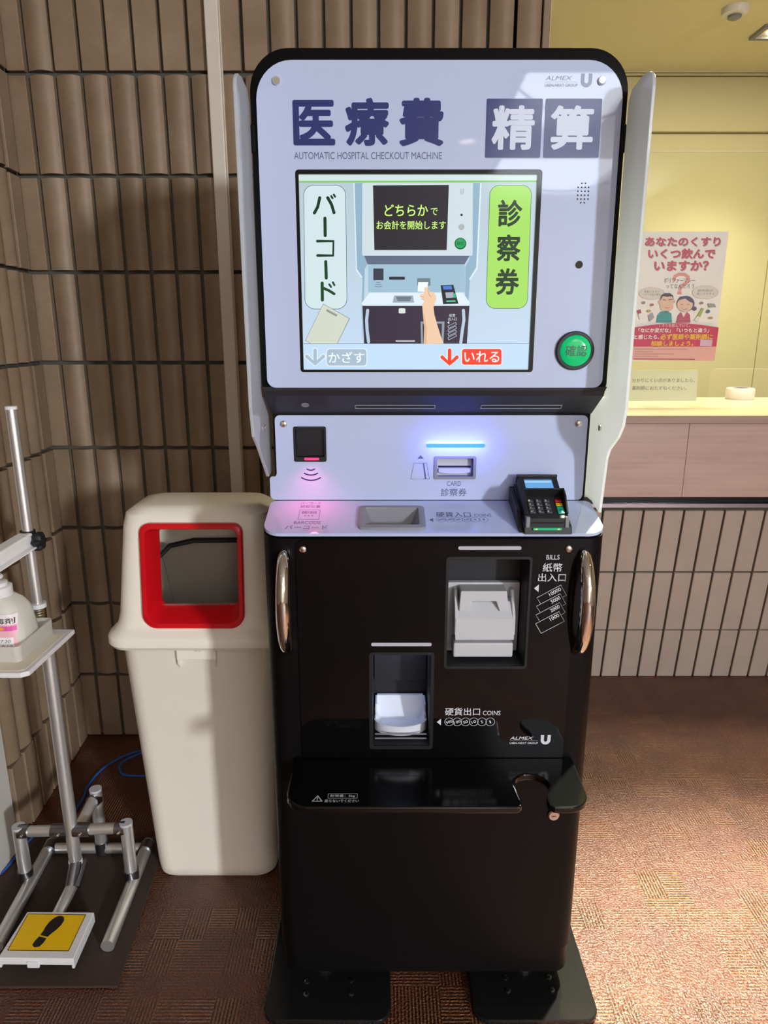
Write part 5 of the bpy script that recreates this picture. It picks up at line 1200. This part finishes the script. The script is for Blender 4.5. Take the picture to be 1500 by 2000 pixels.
# drawn medicines
pp_('drawn_tube', [(1245, 606), (1251, 604), (1253, 611), (1247, 613)], '#b84048'); pp_('drawn_tube', [(1247, 613), (1253, 611), (1257, 622), (1250, 624)], '#eef0f0')
pp_('drawn_pack', [(1266, 616), (1274, 610), (1278, 620), (1269, 628)], '#a9a0b0'); pp_('drawn_pill', circ(1267.5, 607, 4, 14, 2.8), '#c9b040'); pp_('drawn_pill', circ(1257, 591, 3.4, 14, 3), '#8d9a98'); pp_('drawn_pill', circ(1273, 595, 3.6, 14, 2.8), '#b06a60')
pp_('drawn_tube', [(1369, 601), (1373, 603), (1366, 619), (1360, 617)], '#a9b84a'); pp_('drawn_tube', [(1360, 617), (1366, 619), (1361, 628), (1354, 625)], '#e8e6dc'); pp_('drawn_pack', [(1380, 592), (1393, 593), (1396, 600), (1383, 600)], '#9aa098')
pp_('drawn_pill', circ(1368.5, 591.5, 3.2, 14, 2.8), '#9a8088'); pp_('drawn_pill', circ(1381, 608, 3.4, 14, 3.6), '#4a6a98'); pp_('drawn_pill', circ(1386, 620.5, 4, 14, 2.4), '#b98a50')
# red band and footer
top = [(1240 + (1401 - 1240) * i / 14, 639.5 - 8.5 * math.sin(math.pi * i / 14)) for i in range(15)]
pp_('red_band', top + [(1396.5, 677), (1237.5, 677)], '#c82a50')
pp_('pink_footer', [(1237.5, 677), (1396.5, 677), (1393.2, 705.5), (1235.2, 703)], '#e6aca2')
pt_('くすりを飲んでいて、', 1286, 632, 1346, 639, '#ecc6cc', 0.01)
pt_('「なにか変だな」「いつもと違う」', 1247, 640.5, 1383, 649.5, '#f1e6e4', 0.03); pt_('と感じたら、', 1239, 653.5, 1288, 662.5, '#f1e6e4', 0.03)
pt_('必ず医師や薬剤師に', 1289, 652, 1390, 663.5, '#f6c22c', 0.03); pt_('相談しましょう。', 1271, 665.5, 1353, 676, '#f6c22c', 0.03)
pp_('footer_patch', [(1366, 663), (1389, 663.5), (1387.5, 676.5), (1365, 676)], '#d8b4cc')
for i, (x1) in enumerate((1341, 1276, 1316, 1286)): pp_('footer_line', [(1240, 681.5 + 4.6 * i), (x1, 681.7 + 4.6 * i), (x1, 683 + 4.6 * i), (1240, 682.8 + 4.6 * i)], '#b98c86')
pp_('footer_rule', [(1239, 700.2), (1355, 701.2), (1355, 703.2), (1239, 702)], '#b84a58')
# paper sign standing on the counter
SG = thing('counter_sign', 'pale grey standing sign with two lines of text on the counter', 'sign', (1.10, 2.70, CTZ))
def SGm(u, v, w): return (u - 1.10, 0.012 * (v - CTZ) / 0.13 - w, v - CTZ)
obj('card', *prism(rrect(0.80, CTZ, 1.208, 1.1035, 0), SGm, 0.0, 0.003), mat('pale_grey_card', '#b9bcae', rough=0.5, noise=0.03), SG)
obj('stand_foot', *rbox(-0.30, 0.108, 0.0, 0.07, 0.0, 0.003, 0.0005, 1), mat('clear_stand', '#cfd0c2', rough=0.3, noise=0), SG)
text('sign_lettering', '分かりにくい点がありましたら、', 0.9545, 1.0570, 1.197, 1.0725, SGm, 0.0034, ink('#5c5e56'), SG)
text('sign_lettering', '薬剤師におたずねください。', 0.957, 1.0275, 1.1666, 1.0430, SGm, 0.0034, ink('#5c5e56'), SG)
PK = thing('round_dispenser', 'small round white puck beside the sign on the counter', 'puck', (1.416, 2.78, CTZ))
obj('body', *lathe([(0.050, 0.0), (0.053, 0.004), (0.053, 0.038), (0.050, 0.043)], 36), M_white_plastic, PK, smooth=True)
obj('top_disc', *lathe([(0.046, 0.043), (0.045, 0.0445), (0.030, 0.0445), (0.029, 0.042)], 36), M_grey_plastic, PK, smooth=True)

# cables drooping below the near skylight (seen mirrored in the machine's face)
for i, pts in enumerate((((0.70, -2.2, 2.80), (0.95, -2.4, 2.72), (1.25, -2.62, 2.70), (1.62, -2.7, 2.80)), ((0.80, -4.1, 2.80), (1.2, -4.3, 2.72), (1.6, -4.5, 2.70), (2.08, -4.6, 2.80)))):
    c = obj('hanging_cable', *tube(smooth_path(list(pts)), 0.008, 8), M_black_plastic, smooth=True)
    tag(c, ('black cable drooping across the near skylight', 'black cable drooping across the far skylight')[i], 'cable', 'cables below the skylight')
